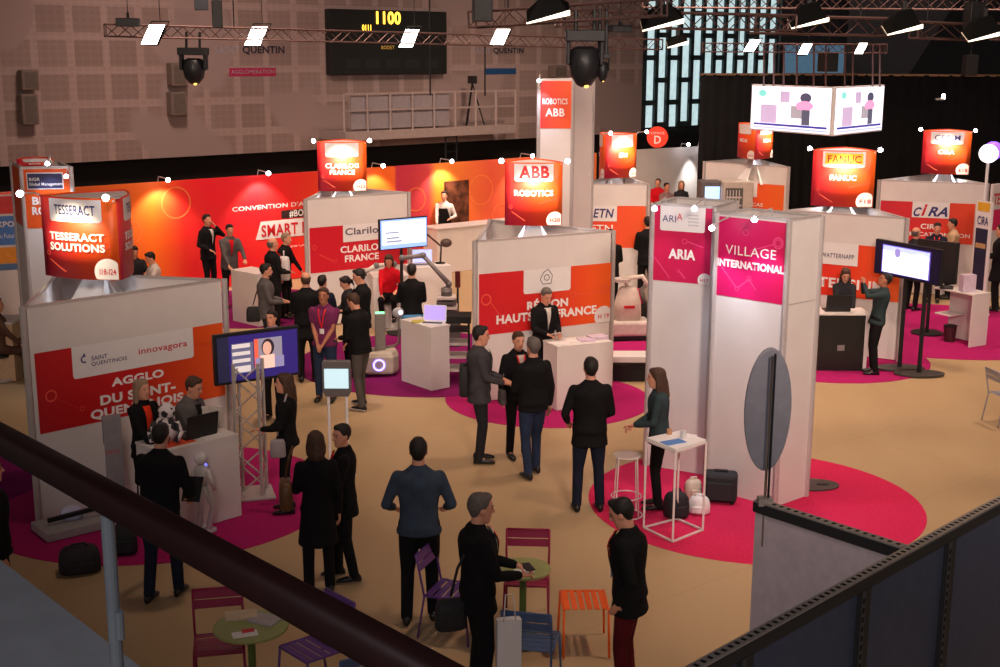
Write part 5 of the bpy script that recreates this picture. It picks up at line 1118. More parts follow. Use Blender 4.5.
# bags on the floor at left
blob_bag('holdall', 'black holdall lying on the floor in front of the AGGLO booth', 'bag', G(82, 574), .42, .30, .26, bagb, .35)
blob_bag('backpack', 'dark backpack standing behind the grey post at lower left', 'bag', G(128, 556), .24, .2, .34, bagb, .2)
# low white plinth with a dome at the AGGLO booth
g = G(62, 541); t = thing('floor_plinth', 'low pale plinth with a black rail and glassy dome, lower left', 'plinth', g)
MB().box(g.x + .05, g.y + .25, .012, .75, .5, .10, R(40)).build('body', mat('plinth_pale', (.36, .34, .34), .5), t, True, bevel=.01)
MB().ell((g.x + .02, g.y + .36, .16), .13, .13, .09, 16, 10).build('dome', mat('dome_glass', (.55, .55, .75), .1), t, True, smooth=True)
MB().bar((g.x - .16, g.y + .08, .17), (g.x + .36, g.y + .42, .22), .045).build('black_rail', dark_metal, t, True)
# brochure stand
g = G(119, 524); z0, z1 = .0, z_at(g.x, g.y, 418); t = thing('brochure_stand', 'upright clear brochure stand with printed sheets, left of the blonde woman', 'brochure stand', g)
MB().box(g.x, g.y, .03, .2, .05, z1 - .03, R(30)).build('frame', mat('acrylic_grey', (.30, .28, .30), .25), t, True); MB().box(g.x, g.y, .01, .32, .26, .02, R(30)).build('base', alu, t, True)
ff = Face((g.x - .085, g.y - .07), (g.x + .085, g.y + .028)); mb = MB(); ff.rect(mb, 0, ff.L, .45, z1 - .32, .004); q = mb.build('sheet', white_stock, t, True); ff.text('VISITEZ', .02, ff.L - .02, z1 - .45, z1 - .40, red_letter, q, off=.008, bold=0)
mb = MB(); ff.rect(mb, 0, ff.L, z1 - .28, z1 - .03, .004); mb.build('photo_sheet', mat('photo_blue', (.10, .12, .16), .5), t, True)
# brochure holder near the left laptop
g = kf.P(.90, 1.0, -.42); t = thing('brochure_holder', 'white folded brochures standing behind the left laptop', 'papers', g)
for k in range(2): MB().box(g.x - .1 + .17 * k, g.y + .02 * k, 1.0, .16, .03, .26, R(10 - 25 * k)).build('brochure', mat('cream_white', (.62, .55, .50), .6), t, True)
# patterned bag on the counter
g = kf.P(.24, 1.0, -.28); t = thing('toy_robot', 'black and white patterned toy robot standing on the left counter', 'toy robot', g)
pt = bpy.data.materials.new('black_white_pattern'); pt.use_nodes = True; nt = pt.node_tree; b = nt.nodes['Principled BSDF']; vo = nt.nodes.new('ShaderNodeTexVoronoi'); vo.inputs['Scale'].default_value = 15; cr_ = nt.nodes.new('ShaderNodeValToRGB'); cr_.color_ramp.interpolation = 'CONSTANT'; tc = nt.nodes.new('ShaderNodeTexCoord')
nt.links.new(tc.outputs['Object'], vo.inputs['Vector']); nt.links.new(vo.outputs['Color'], cr_.inputs['Fac']); nt.links.new(cr_.outputs[0], b.inputs['Base Color']); cr_.color_ramp.elements[0].color = (.02, .02, .025, 1); cr_.color_ramp.elements[1].color = (.72, .66, .66, 1); cr_.color_ramp.elements[1].position = .5
MB().ell((g.x, g.y, 1.16), .13, .11, .16).build('body', pt, t, True, smooth=True); MB().ell((g.x + .02, g.y, 1.36), .10, .09, .10).build('head', pt, t, True, smooth=True)
for s in (-1, 1): MB().tube([(g.x + s * .12, g.y, 1.24), (g.x + s * .17, g.y - .03, 1.12), (g.x + s * .13, g.y - .1, 1.04)], .035).build('arm', pt, t, True, smooth=True)
# small humanoid robot in front of the counter
g = kf.P(.40, 0, .16); rw_ = mat('robot_gloss_white', (.62, .60, .60), .25); t = thing('humanoid_robot', 'small white humanoid robot leaning against the left counter', 'robot', g, R(-30)); zz = .38
MB().ell((0, 0, zz + .50), .075, .075, .075, 16, 10).build('head', rw_, t, smooth=True)
MB().rings([[Vector((a * s, b * s * .7, z)) for a, b in [(math.cos(2 * math.pi * i / 14), math.sin(2 * math.pi * i / 14)) for i in range(14)]] for z, s in ((zz + .18, .05), (zz + .28, .075), (zz + .38, .09), (zz + .42, .05))]).build('torso', rw_, t, smooth=True)
for s in (-1, 1):
    MB().tube([(s * .09, 0, zz + .38), (s * .14, .0, zz + .26), (s * .13, .06, zz + .14)], [.028, .024, .022]).build('arm', rw_, t, smooth=True)
    MB().tube([(s * .04, 0, zz + .18), (s * .09, .06, zz - .06), (s * .07, 0, zz - .32)], [.04, .033, .035]).build('leg', rw_, t, smooth=True); MB().box(s * .07, .03, .012, .07, .13, .05).build('foot', rw_, t, bevel=.01)
MB().ell((0, .07, zz + .40), .022, .02, .022).build('chest_light', em('chest_blue', (.2, .2, 1), 1.5), t, smooth=True)

# ------------------------------------------------------------------ oval board and foreground partitions
zt = 2.5; P0, P1 = G(757, 497.5, zt), G(905, 543.5, zt); P2, P3 = G(660, 687, zt), G(1030, 480, zt)
alu2 = mat('slotted_angle', (.42, .37, .33), .45, .4, .1, 20)
def partition(label, A, B, m, posts, face_side=1, pitch=.055, u_skip=None):
    A, B = Vector((A.x, A.y, 0)), Vector((B.x, B.y, 0)); f = Face(A, B); t = thing('partition_wall', label, 'partition wall', f.P(f.L / 2, 0))
    MB().slab(A, B, .02, zt - .002, .03).build('panel', m, t, True)
    mb = MB(); hb = MB(); mb.slab(f.P(0, 0, .02), f.P(f.L, 0, .02), zt - .012, zt, .06); mb.build('slotted_top_rail', alu2, t, True)
    n = int(f.L / pitch)
    for k in range(n): hb.slab(f.P(pitch * (k + .3), 0, .005), f.P(pitch * (k + .72), 0, .005), zt, zt + .0015, .028)
    tag(hb.build('rail_slots', mat('slot_black', (.004, .004, .004), .9), t, True), kind='stuff')
    MB().slab(f.P(0, 0, .028), f.P(f.L, 0, .028), zt - .075, zt - .012, .02).build('rail_flange', mat('flange_dark', (.02, .02, .022), .6), t, True)
    for px, py in posts:
        u = f.uz(px, py)[0]; q = MB().slab(f.P(u - .05, 0, .03), f.P(u + .05, 0, .03), .02, zt - .07, .03).build('slotted_post', mat('flange_dark', None), t, True)
        hb = MB()
        for k in range(34): hb.slab(f.P(u - .042, 0, .034), f.P(u - .02, 0, .034), zt - .12 - pitch * k - .03, zt - .12 - pitch * k, .002)
        tag(hb.build('post_slots', mat('slot_pale', (.0015, .0015, .0015), .9), q, True), kind='stuff')
        q2 = MB().slab(f.P(u - .05, 0, .033), f.P(u - .012, 0, .033), .02, zt - .075, .002).build('slot_strip', mat('strip_grey', (.05, .05, .055), .6), q, True)
    return t, f
partition('grey partition panel with slotted top rail in front of the VILLAGE column', P0, P1, mat('partition_grey', (.60, .50, .52), .6), [])
partition('dark blue-grey foreground partition with slotted rail and posts, lower right', P2, P3, mat('partition_blue', (.05, .065, .11), .6), [(745, 660), (863, 600), (948, 560)])
g = G(766, 500, zt); d_ = (P1 - P0).normalized(); t = thing('oval_board', 'grey oval board on a slim chrome pole before the VILLAGE column', 'display board', (g.x, g.y, zt - .3))
kk_ = math.hypot(g.x, g.y) / F; cz = z_at(g.x, g.y, 410); rx, rz_ = 25.5 * kk_, 65 * kk_
N = Vector((0, 1, 0)); X = Vector((1, 0, 0)); rg = []
for y_, s in ((-.012, .97), (-.008, 1), (.008, 1), (.012, .97)): rg.append([Vector((g.x + rx * s * math.cos(a) * .98, g.y + .05 + y_ + rx * math.cos(a) * .2, cz + rz_ * s * math.sin(a))) for a in [2 * math.pi * i / 40 for i in range(40)]])
fix_normals(MB().rings(rg).build('board', mat('board_grey', (.21, .21, .25), .5), t, True))
MB().cyl(g.x, g.y - .0, zt - .3, cz + rz_ * .9, .009, n=8).build('pole', mat('chrome', (.55, .55, .58), .15, 1), t, True); MB().cyl(g.x + .02, g.y, zt - .3, cz + rz_ * .93, .008, n=8).build('pole', dark_metal, t, True)
MB().box(g.x, g.y, zt - .02, .09, .07, .05).build('clamp', alu2, t, True)
# gallery rail close to the camera
def near(px, py, y): return AD(px, py, y)
Ra = near(0, 441.5, 2.35); zr = Ra.z; dirR = None
Rb = G(430, 675, zr)
d_ = (Rb - Ra); Ra2 = Ra - d_ * .6; Rb2 = Rb + d_ * .3
railm = mat('rail_red_brown', (.011, .002, .0025), .6, 0, .15, 15, spec=.2)
t = thing('gallery_rail', 'thick dark red-brown handrail crossing the lower left foreground', 'handrail', Vector((Ra.x, Ra.y, zr)))
s_ = (d_.normalized()).cross(Vector((0, 0, 1))).normalized(); rad = .0255; rg = []
for e in (Ra2, Rb2):
    rg.append([e + s_ * (rad * .95 * math.copysign(abs(math.cos(a)) ** .6, math.cos(a))) + Vector((0, 0, rad * math.copysign(abs(math.sin(a)) ** .6, math.sin(a)))) for a in [2 * math.pi * i / 24 for i in range(24)]])
MB().rings(rg).build('handrail', railm, t, True, smooth=True)
tt_ = None
for k in range(400):
    p = Ra + d_ * (k / 400); q = proj(p.x, p.y, p.z - .03)
    if q[0] > 108: tt_ = p; break
MB().cyl(tt_.x, tt_.y, zr - 1.1, zr - .03, .0115, n=14).build('post', mat('post_grey', (.10, .12, .14), .5), t, True, smooth=False)
MB().cyl(tt_.x + .012, tt_.y - .01, zr - .25, zr - .20, .008, n=10).build('post_bolt', mat('post_grey', None), t, True)
# gallery floor edge below
e0, e1 = G(0, 562, zr - 1.0), G(140, 667, zr - 1.0); dd = (e1 - e0).normalized(); nn = Vector((dd.y, -dd.x, 0)); zt2 = zr - 1.0
if nn.y > 0: nn = -nn
a, b_ = e0 - dd * 3, e0 + dd * 2.2
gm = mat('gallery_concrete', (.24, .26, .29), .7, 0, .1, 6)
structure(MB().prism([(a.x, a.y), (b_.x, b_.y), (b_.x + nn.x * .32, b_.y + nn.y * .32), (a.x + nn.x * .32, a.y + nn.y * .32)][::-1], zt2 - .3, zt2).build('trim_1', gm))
a2, b2_ = a + nn * .32, b_ + nn * .32
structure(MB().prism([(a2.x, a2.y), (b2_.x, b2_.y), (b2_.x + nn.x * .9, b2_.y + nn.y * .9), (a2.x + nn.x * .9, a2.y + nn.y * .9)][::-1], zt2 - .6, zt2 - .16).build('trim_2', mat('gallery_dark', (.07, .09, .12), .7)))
# ------------------------------------------------------------------ people
def ring(cx, cy, z, rx, ry, n=16, sq=1.0):
    return [Vector((cx + rx * math.copysign(abs(math.cos(a)) ** sq, math.cos(a)), cy + ry * math.copysign(abs(math.sin(a)) ** sq, math.sin(a)), z)) for a in [2 * math.pi * i / n for i in range(n)]]
def ik(a, b, l1, l2, hint):
    a, b = Vector(a), Vector(b); d = b - a; L = min(d.length, (l1 + l2) * .995); dn = d.normalized(); b = a + dn * L
    x = (l1 * l1 - l2 * l2 + L * L) / (2 * L); h = math.sqrt(max(l1 * l1 - x * x, 0)); hv = Vector(hint); hv = hv - dn * hv.dot(dn)
    hv = hv.normalized() if hv.length > 1e-4 else Vector((0, -1, 0)); return a + dn * x + hv * h, b
POSES = {'down': ((.24, .03, .86), 0), 'front': ((.10, .30, 1.08), 0), 'clasp': ((.045, .22, .93), 0), 'counter': ((.2, .38, 1.08), 0), 'face': ((.07, .17, 1.50), 0), 'photo': ((.07, .34, 1.52), 0), 'low': ((.12, .34, .96), 0), 'pocket': ((.21, .05, .92), 0), 'hip': ((.16, .2, 1.02), 0)}
def person(label, px=None, py=None, foot=None, h=1.75, face=0, L='down', Rr='down', lean=0, head=(0, 0), top=None, pants=None, hem=.84, hair='short', hairm=None, skinm=None, female=False, stance=.11, step=0.0, lany=False, shirt=None, sleeve='long', sit=None, shoes=None, z0=0.0, scarf=None, bald=False, wide=1.0, beard=False, group=None, lo=False, sole=None, collar=False):
    """one figure; px,py is the top of the head in the picture, foot the point between the feet"""
    k = h / 1.735; hipz = .92
    if sit: hipz = sit / k + .06
    dz = hipz - .92
    lr = R(lean); piv = Vector((0, 0, .92))
    def U(p):                                             # upper body: lean about the hips, then seat height
        p = Vector(p) - piv; p = Vector((p.x, p.y * math.cos(lr) + p.z * math.sin(lr), -p.y * math.sin(lr) + p.z * math.cos(lr))) + piv
        return Vector((p.x * k, p.y * k, (p.z + dz) * k))
    yaw, pit = R(head[0]), R(head[1]); hb = Vector((0, .005, 1.53))
    HM = Matrix.Rotation(yaw, 3, 'Z') @ Matrix.Rotation(-pit, 3, 'X')
    def HD(p): p = Vector(p); return U(HM @ p + Vector((0, .012, 1.618)) if not pit and not yaw else hb + HM @ (p + Vector((0, .007, .088))))
    topz = HD((0, 0, .12)).z
    if foot: g = G(*foot, z0)
    else:
        o_ = HD((0, 0, .12)); a = R(face); g = G(px, py, z0 + topz); g = Vector((g.x - (o_.x * math.cos(a) - o_.y * math.sin(a)), g.y - (o_.x * math.sin(a) + o_.y * math.cos(a)), z0))
    dist = g.y; vx = .010 if dist < 14 else (.013 if dist < 20 else .018); vc = vx * 1.35
    t = thing('person', label, 'person', (g.x, g.y, z0 + .012), R(face), group)
    sk = skinm or skin_a; W = (.92 if female else 1.0) * wide
    # skeleton
    sh = [Vector((s * .172 * W, 0, 1.388)) for s in (-1, 1)]; hands = []
    for s, spec in ((-1, L), (1, Rr)):
        c = POSES[spec][0] if isinstance(spec, str) else spec
        hands.append(Vector((s * c[0] * (1 if not isinstance(spec, str) or c[0] < .2 else W), c[1], c[2])))
    arms = []
    for s, a, hnd in ((-1, sh[0], hands[0]), (1, sh[1], hands[1])):
        e, w_ = ik(a, hnd, .285, .255, (s * .5, -.6, -.6)); arms.append((a, e, w_))
    legs = []
    for i, s in enumerate((-1, 1)):
        hp = Vector((s * .088, 0, hipz - .03))
        if sit: an = Vector((s * .12, .42 if sit < .6 else .25, .08 + (0 if sit < .6 else .22)))
        else: an = Vector((s * stance, (step if i else -step), .085))
        kn, an = ik(hp, an, .41 if not sit else .43, .40 if not sit else .42, (s * .1, 1, .15)); legs.append((hp * k, kn * k, an * k))
    torso = [(.86, .155, .105, 0), (.93, .168 if female else .160, .112, -.005), (1.02, .140 if female else .150, .10, 0), (1.12, .128 if female else .148, .095, .0), (1.24, .150 if female else .165, .112, .0), (1.34, .168 if female else .182, .115, -.005), (1.40, .150 if female else .165, .098, -.01), (1.445, .105, .076, -.014), (1.475, .066, .062, -.010)]
    def trs(inf, zlo=0, flare=0, zhi=9, fr=0):
        out = []
        for z, rx, ry, y in torso:
            if z < zlo - .001 or z > zhi: continue
            out.append([U(v) for v in ring(0, y + fr, z, rx * W + inf, ry * W * (1.08 if not female else 1) + inf, 18)])
        return out
    # body: one continuous skin
    mb = MB()
    mb.rings(trs(0)); mb.limb([U((0, -.008, 1.45)), U((0, .0, 1.50)), HD((0, -.012, -.06))], [.060 * k * W, .056 * k * W, .054 * k], 12)
    hr = [(-.118, .022, .024, .062), (-.105, .040, .046, .045), (-.075, .054, .066, .026), (-.035, .064, .082, .008), (.0, .069, .090, 0), (.035, .073, .096, -.004), (.07, .069, .091, -.008), (.10, .052, .068, -.012), (.117, .026, .032, -.012)]
    mb.rings([[HD(v) for v in ring(0, y, z, rx, ry, 18)] for z, rx, ry, y in hr])
    mb.tube([HD((0, .088, .018)), HD((0, .112, -.022)), HD((0, .088, -.034))], [.009 * k, .016 * k, .012 * k], 8)
    for s in (-1, 1): mb.ell(HD((s * .074, -.008, -.008)), .012 * k, .02 * k, .032 * k, 8, 6)
    for (a, e, w_), s in zip(arms, (-1, 1)):
        a_, e_, w2 = U(a), U(e), U(w_)
        mb.limb([a_, a_ * .5 + e_ * .5, e_, e_ * .55 + w2 * .45, w2], [.048 * k, .043 * k, .036 * k, .036 * k, .024 * k])
        d = (w2 - e_).normalized(); side = d.cross(Vector((0, 0, 1))); side = side.normalized() if side.length > .1 else Vector((0, 1, 0)); nrm = side.cross(d).normalized()
        if isinstance(L if s < 0 else Rr, str) and (L if s < 0 else Rr) in ('down', 'pocket'): side, nrm = Vector((0, 1, 0)), Vector((s, 0, 0)) * -1
        else: nrm = -nrm if nrm.z > 0 else nrm
        pc = w2 + d * .05 * k
        mb.rings([[p + side * (wd * k * math.cos(q)) + nrm * (th * k * math.sin(q)) for q in [2 * math.pi * i / 10 for i in range(10)]] for p, wd, th in ((w2 - d * .01, .022, .018), (pc, .038, .015), (w2 + d * .092 * k, .036, .012))])
        for f_, (o_, ln) in enumerate(((-.029, .062), (-.010, .076), (.010, .072), (.029, .056))):
            b0 = w2 + d * .085 * k + side * o_ * k; b1 = b0 + d * ln * .5 * k + nrm * .008 * k; b2 = b0 + d * ln * .86 * k + nrm * (.028 + .004 * f_) * k
            mb.limb([b0, b1, b2], [.0088 * k, .008 * k, .0068 * k], 6)
        th_s = -1 if side.dot(Vector((-s, 0, 0))) > 0 else 1
        b0 = w2 + d * .03 * k - side * th_s * .028 * k; mb.limb([b0, b0 + d * .03 * k - side * th_s * .026 * k + nrm * .008, b0 + d * .062 * k - side * th_s * .030 * k + nrm * .018], [.011 * k, .0095 * k, .008 * k], 6)
    for hp, kn, an in legs:
        mb.limb([hp, hp * .5 + kn * .5, kn, kn * .6 + an * .4, an], [.078 * k * W, .068 * k, .050 * k, .050 * k, .036 * k])
        mb.limb([an, an + Vector((0, .05, -.045)) * k, an + Vector((0, .12, -.058)) * k], [.036 * k, .034 * k, .024 * k])
    mb.build('body', sk, t, remesh=vx, sm=2)
    # face
    if dist < 24:
        for s in (-1, 1): MB().ell(HD((s * .030, .083, .010)), .010 * k, .007 * k, .006 * k, 8, 6).build('eye', eye_dark, t, smooth=True)
        MB().ell(HD((0, .089, -.056)), .021 * k, .008 * k, .006 * k, 8, 6).build('mouth', lip, t, smooth=True)
        for s in (-1, 1): MB().tube([HD((s * .014, .092, .030)), HD((s * .032, .088, .034)), HD((s * .048, .074, .028))], .0042 * k, 6).build('eyebrow', hairm or hair_dark, t, smooth=True)
    # trousers and shoes
    if not bald or True:
        pm = pants or cloth('black', (.008, .008, .009)); mb = MB()
        mb.rings([[Vector((v.x * k, v.y * k, (v.z + dz) * k)) for v in ring(0, 0, z, rx * W, ry, 18)] for z, rx, ry in ((.83, .162, .118), (.88, .180, .134), (.95, .176, .128), (1.03, .156, .112))])
        for hp, kn, an in legs:
            cut = an + Vector((0, 0, -.02)); mb.limb([hp, hp * .5 + kn * .5, kn, kn * .55 + an * .45, cut], [.094 * k * W, .082 * k * W, .064 * k, .060 * k, .055 * k], 14)
        mb.build('trousers', pm, t, remesh=vc)
        sm_ = shoes or mat('shoe_black', (.01, .009, .009), .35)
        for (hp, kn, an), s in zip(legs, (-1, 1)):
            q = an * 1.0; zf = q.z - .085 * k
            rg = []
            for yy, rx, zt in ((-.075, .022, .055), (-.055, .036, .085), (0, .040, .095), (.06, .043, .07), (.12, .047, .052), (.17, .036, .04), (.195, .012, .025)):
                rg.append([Vector((q.x + (rx * math.cos(a)) * k, q.y + yy * k, zf + (zt / 2 + zt / 2 * math.sin(a)) * k)) for a in [2 * math.pi * i / 12 for i in range(12)]])
            o = MB().rings(rg).build('shoe', sm_, t, smooth=True)
            if sole: MB().box(q.x, q.y + .06 * k, zf, .085 * k, .27 * k, .018).build('sole', sole, o)
    # upper garment
    tm = top or cloth('black', (.008, .008, .009)); inf = .028 if sleeve == 'long' and not lo else .014
    mb = MB(); rg = []
    if hem >= .86: rg = [[U(v) for v in ring(0, 0, z, .178 * W + inf, .130 + inf, 18)] for z in (.855, .90)]
    if hem < .86:
        fl = .02 if hem > .7 else .05
        low = [(hem, .165 + fl, .125 + fl), (.9, .170, .122)]
        if sit or lean > 12: low = [(max(hem, .84), .165, .118), (.9, .170, .122)]
        rg = [[U(v) for v in ring(0, .0, z, rx * W + .012, ry + .012, 18)] for z, rx, ry in low]
    rg += trs(inf, max(hem, .93), zhi=1.41); rg += [[U(v) for v in ring(0, -.014, 1.450, .118 * W, .086, 18)], [U(v) for v in ring(0, -.014, 1.485, .080, .074, 18)], [U(v) for v in ring(0, -.014, 1.505, .066, .066, 18)]]
    mb.rings(rg)
    for a, e, w_ in arms:
        a_, e_, w2 = U(a), U(e), U(w_)
        if sleeve == 'long': mb.limb([a_, a_ * .5 + e_ * .5, e_, e_ * .5 + w2 * .5, w2 + (e_ - w2).normalized() * .02], [.060 * k, .056 * k, .050 * k, .046 * k, .038 * k], 12)
        else: mb.limb([a_, a_ * .45 + e_ * .55], [.064 * k, .060 * k], 12)
    up_ = mb.build('jacket' if (shirt or collar) else ('shirt' if sleeve == 'short' or lo else 'jacket'), tm, t, remesh=vc)
    def chest(u0, u1, z0_, z1_, w0, w1, off, name, m, nz=6):
        """strip lying on the front of the chest from (u0,z0) to (u1,z1) with widths w0,w1"""
        mb = MB(); rows = []
        for i in range(nz + 1):
            q = i / nz; z = z0_ + (z1_ - z0_) * q; c_ = u0 + (u1 - u0) * q; ww = w0 + (w1 - w0) * q
            zz = [r for r in torso]; a_ = max([r for r in zz if r[0] <= z + 1e-6], key=lambda r: r[0]); b_ = min([r for r in zz if r[0] >= z - 1e-6] or [a_], key=lambda r: r[0])
            f_ = 0 if a_ is b_ or b_[0] == a_[0] else (z - a_[0]) / (b_[0] - a_[0]); rx = (a_[1] + (b_[1] - a_[1]) * f_) * W + inf; ry = (a_[2] + (b_[2] - a_[2]) * f_) * W * (1.08 if not female else 1) + inf
            row_ = []
            for j in range(4):
                x = c_ - ww / 2 + ww * j / 3; row_.append(U((x, ry * math.sqrt(max(.05, 1 - (x / rx) ** 2)) + off, z)))
            rows.append(row_)
        vs = [v for r in rows for v in r]; mb.add(vs, [[i * 4 + j, i * 4 + j + 1, (i + 1) * 4 + j + 1, (i + 1) * 4 + j] for i in range(nz) for j in range(3)])
        o = mb.build(name, m, up_, smooth=True); s_ = o.modifiers.new('s', 'SOLIDIFY'); s_.thickness = .006; s_.offset = 1; return o
    if dist < 32:
        if shirt: chest(0, 0, 1.10, 1.44, .01, .12, .002, 'shirt_front', shirt)
        if shirt or collar:
            for s in (-1, 1): chest(s * .012, s * .07, 1.10, 1.43, .012, .045, .010, 'lapel', tm)
        if lany:
            lm = mat('lanyard_red', rgb(225, 30, 34), .6)
            for s in (-1, 1): chest(0, s * .055, 1.14, 1.44, .016, .02, .014, 'lanyard', lm)
            chest(0, 0, 1.06, 1.14, .07, .07, .016, 'badge', white_stock)
        if scarf: chest(.0, .03, 1.02, 1.44, .07, .09, .014, 'scarf', scarf)
    # hair
    hm = hairm or hair_dark; mb = MB(); H_ = lambda p: HD(p)
    if hair in ('short', 'long', 'bob', 'tail'):
        g_ = .011 if hair == 'short' else .017
        rg = [[H_(v) for v in ring(0, y - .012, z, rx + g_, ry + g_ - .006, 18)] for z, rx, ry, y in ((-.03, .050, .060, -.022), (.0, .066, .080, -.016), (.035, .0735, .090, -.012), (.065, .070, .088, -.008), (.092, .063, .078, -.009), (.114, .044, .052, -.010), (.126, .018, .02, -.01))]
        mb.rings(rg); mb.ell(H_((0, .022, .096)), .058 * k, .060 * k, .032 * k, 14, 8); mb.ell(H_((0, -.045, -.03)), .058 * k, .045 * k, .05 * k, 14, 8)
        if hair in ('long', 'bob'):
            zb = -.30 if hair == 'long' else -.14
            for s in (-1, 1): mb.limb([H_((s * .055, -.005, .06)), H_((s * .078, -.012, -.03)), H_((s * .074, -.02, zb * .7)), H_((s * .06, -.03, zb))], [.03 * k, .026 * k, .028 * k, .018 * k])
            mb.limb([H_((0, -.07, .03)), H_((0, -.088, -.06)), H_((0, -.095, zb * .75)), H_((0, -.09, zb))], [.05 * k, .055 * k, .06 * k, .035 * k], 14)
            mb.limb([H_((-.04, -.06, .0)), H_((-.05, -.065, zb))], [.045 * k, .035 * k]); mb.limb([H_((.04, -.06, .0)), H_((.05, -.065, zb))], [.045 * k, .035 * k])
        if hair == 'tail': mb.limb([H_((0, -.09, .02)), H_((0, -.13, -.02)), H_((0, -.12, -.16))], [.025 * k, .03 * k, .012 * k])
        mb.build('hair', hm, t, remesh=max(vx, .011), sm=2)
    elif hair == 'bald':
        mb.rings([[H_(v) for v in ring(0, y - .02, z, rx + .005, ry - .004, 18)] for z, rx, ry, y in ((-.06, .048, .055, -.02), (-.03, .062, .078, -.022), (.0, .070, .086, -.018), (.03, .0735, .088, -.016), (.045, .071, .082, -.016))]); mb.build('hair', hm, t, smooth=True)
    if beard: MB().ell(HD((0, .052, -.085)), .048 * k, .045 * k, .036 * k, 12, 8).build('beard', hm, t, smooth=True)
    t['_h'] = 0; del t['_h']
    return t, g, [U(a[2]) for a in arms], U
jk = cloth('black', (.008, .008, .009)); navy_c = cloth('navy', (.012, .016, .032)); jeans = cloth('jeans', (.022, .035, .075)); grey_suit = cloth('grey_suit', (.055, .052, .058)); dgrey = cloth('dark_grey', (.022, .022, .026))
slate = cloth('slate', (.045, .065, .10)); purple_c = cloth('purple', (.16, .025, .09)); white_c = cloth('white', (.62, .56, .52)); redt = cloth('dark_red', (.10, .008, .012)); red_c = cloth('red', rgb(200, 20, 35)); beige_c = cloth('beige', (.50, .34, .20)); pinkish = cloth('pink', (.42, .26, .26)); tanc = cloth('brown', (.10, .055, .035)); teal_c = cloth('teal', (.03, .05, .055)); grtr = cloth('grey_trousers', (.08, .07, .065)); orange_scarf = cloth('orange', rgb(230, 60, 30)); lilac_c = cloth('lilac', (.35, .28, .40)); mid_grey = cloth('mid_grey', (.11, .10, .10))
snk = mat('sneaker_sole', (.5, .45, .42), .6)
def P_(*a, **k): return person(*a, **k)
# foreground
mw1 = P_('person in black suit with red lanyard and short grey hair, nearest the camera', 484, 495, face=-72, h=1.80, L=(.06, .34, 1.08), Rr=(.10, .32, 1.06), hair='short', hairm=hair_grey, lany=True, shirt=white_c, stance=.10, hem=.78, head=(0, 8))
mw2 = P_('person in black jacket and dark red trousers looking down, lower right centre', 617, 500, face=72, h=1.76, L='pocket', Rr='down', pants=redt, lany=True, collar=True, hem=.78, head=(0, 22), lean=3)
mw3 = P_('person in blue-grey shirt seen from behind, arms bent forward', 419, 440, face=2, h=1.80, L=(.24, .22, 1.02), Rr=(.24, .22, 1.02), top=slate, pants=jk, hem=.90, lo=True, wide=1.08, stance=.12, step=.05)
mw4 = P_('person in long black coat with brown bobbed hair, seen from behind', 316, 434, face=12, h=1.68, hair='bob', hairm=hair_brown, hem=.56, female=True, L='front', Rr='down', step=.06)
mw5 = P_('person with short black hair and red lanyard beside the long-coated one', 341, 427, face=100, h=1.64, hair='short', female=True, lany=True, L='front', Rr='hip', hem=.74, step=.08, head=(30, 5), collar=True)
mw6 = P_('person in black jacket and dark jeans bending before the left counter', 162, 427, face=-8, h=1.76, top=jk, pants=navy_c, lean=10, L='counter', Rr=(.20, .25, 1.0), hair='short', hem=.80, step=.10, wide=1.1)
mw7 = P_('person with long blonde hair and orange scarf behind the left counter', 142, 383, face=-125, h=1.66, hair='long', hairm=hair_blond, female=True, scarf=orange_scarf, L='front', Rr='low', hem=.80, collar=True)
mw8 = P_('seated person in dark scarf and grey jacket at the laptop, AGGLO booth', 197, 381, face=-110, h=1.76, sit=.72, top=mid_grey, scarf=jk, L='low', Rr='low', head=(0, 12), lean=8, hair='short', hairm=hair_brown)
mw9 = P_('person in black with long brown hair beside the lattice tower', 284, 376, face=98, h=1.66, hair='long', hairm=hair_brown, female=True, L='front', Rr='hip', hem=.86)
# centre
mw10 = P_('person in dark grey suit facing right, hands together in front', 482, 327, face=-88, h=1.82, top=grey_suit, pants=dgrey, shirt=white_c, L=(.06, .30, 1.05), Rr=(.08, .30, 1.03), hem=.78, wide=1.06, head=(0, 6))
mw11 = P_('person in black suit with red lanyard facing right of the grey-suited one', 519, 333, face=-160, h=1.70, lany=True, shirt=white_c, L='pocket', Rr='down', hem=.80, hairm=hair_brown, head=(0, 8))
mw12 = P_('person in black padded jacket and blue jeans with light brown hair, back turned', 533, 338, face=28, h=1.80, pants=jeans, L='front', Rr='down', hem=.84, hairm=hair_grey, wide=1.06, step=.10)
mw13 = P_('person in black blazer and dark jeans seen from behind, left of the wire bar stool', 591, 358, face=6, h=1.84, pants=navy_c, L=(.22, .16, .98), Rr=(.16, .24, 1.0), hem=.76, wide=1.06, stance=.13)
mw14 = P_('person with long dark hair leaning a hand on the high white table', 656, 368, face=86, h=1.70, hair='long', hairm=hair_brown, female=True, L='front', Rr=(.02, .30, 1.04), hem=.82, top=teal_c, pants=jk, lean=4)
mw15 = P_('person in purple polo shirt and jeans with red lanyard, hands clasped', 323, 290, face=170, h=1.76, top=purple_c, pants=jeans, sleeve='short', lo=True, lany=True, L='clasp', Rr='clasp', hem=.88, wide=1.08, skinm=skin_b, hairm=hair_brown)
mw16 = P_('person in black top and grey trousers with sneakers facing the purple-shirted one', 350, 296, face=60, h=1.76, top=jk, pants=grtr, L='front', Rr='low', hem=.84, hairm=hair_brown, head=(0, 22), lean=6, sole=snk, step=.1, stance=.14)
mw17 = P_('person in black suit facing left behind the group at the wheeled robot', 356, 271, face=95, h=1.80, shirt=white_c, L='front', Rr='down', head=(0, 18), hem=.78)
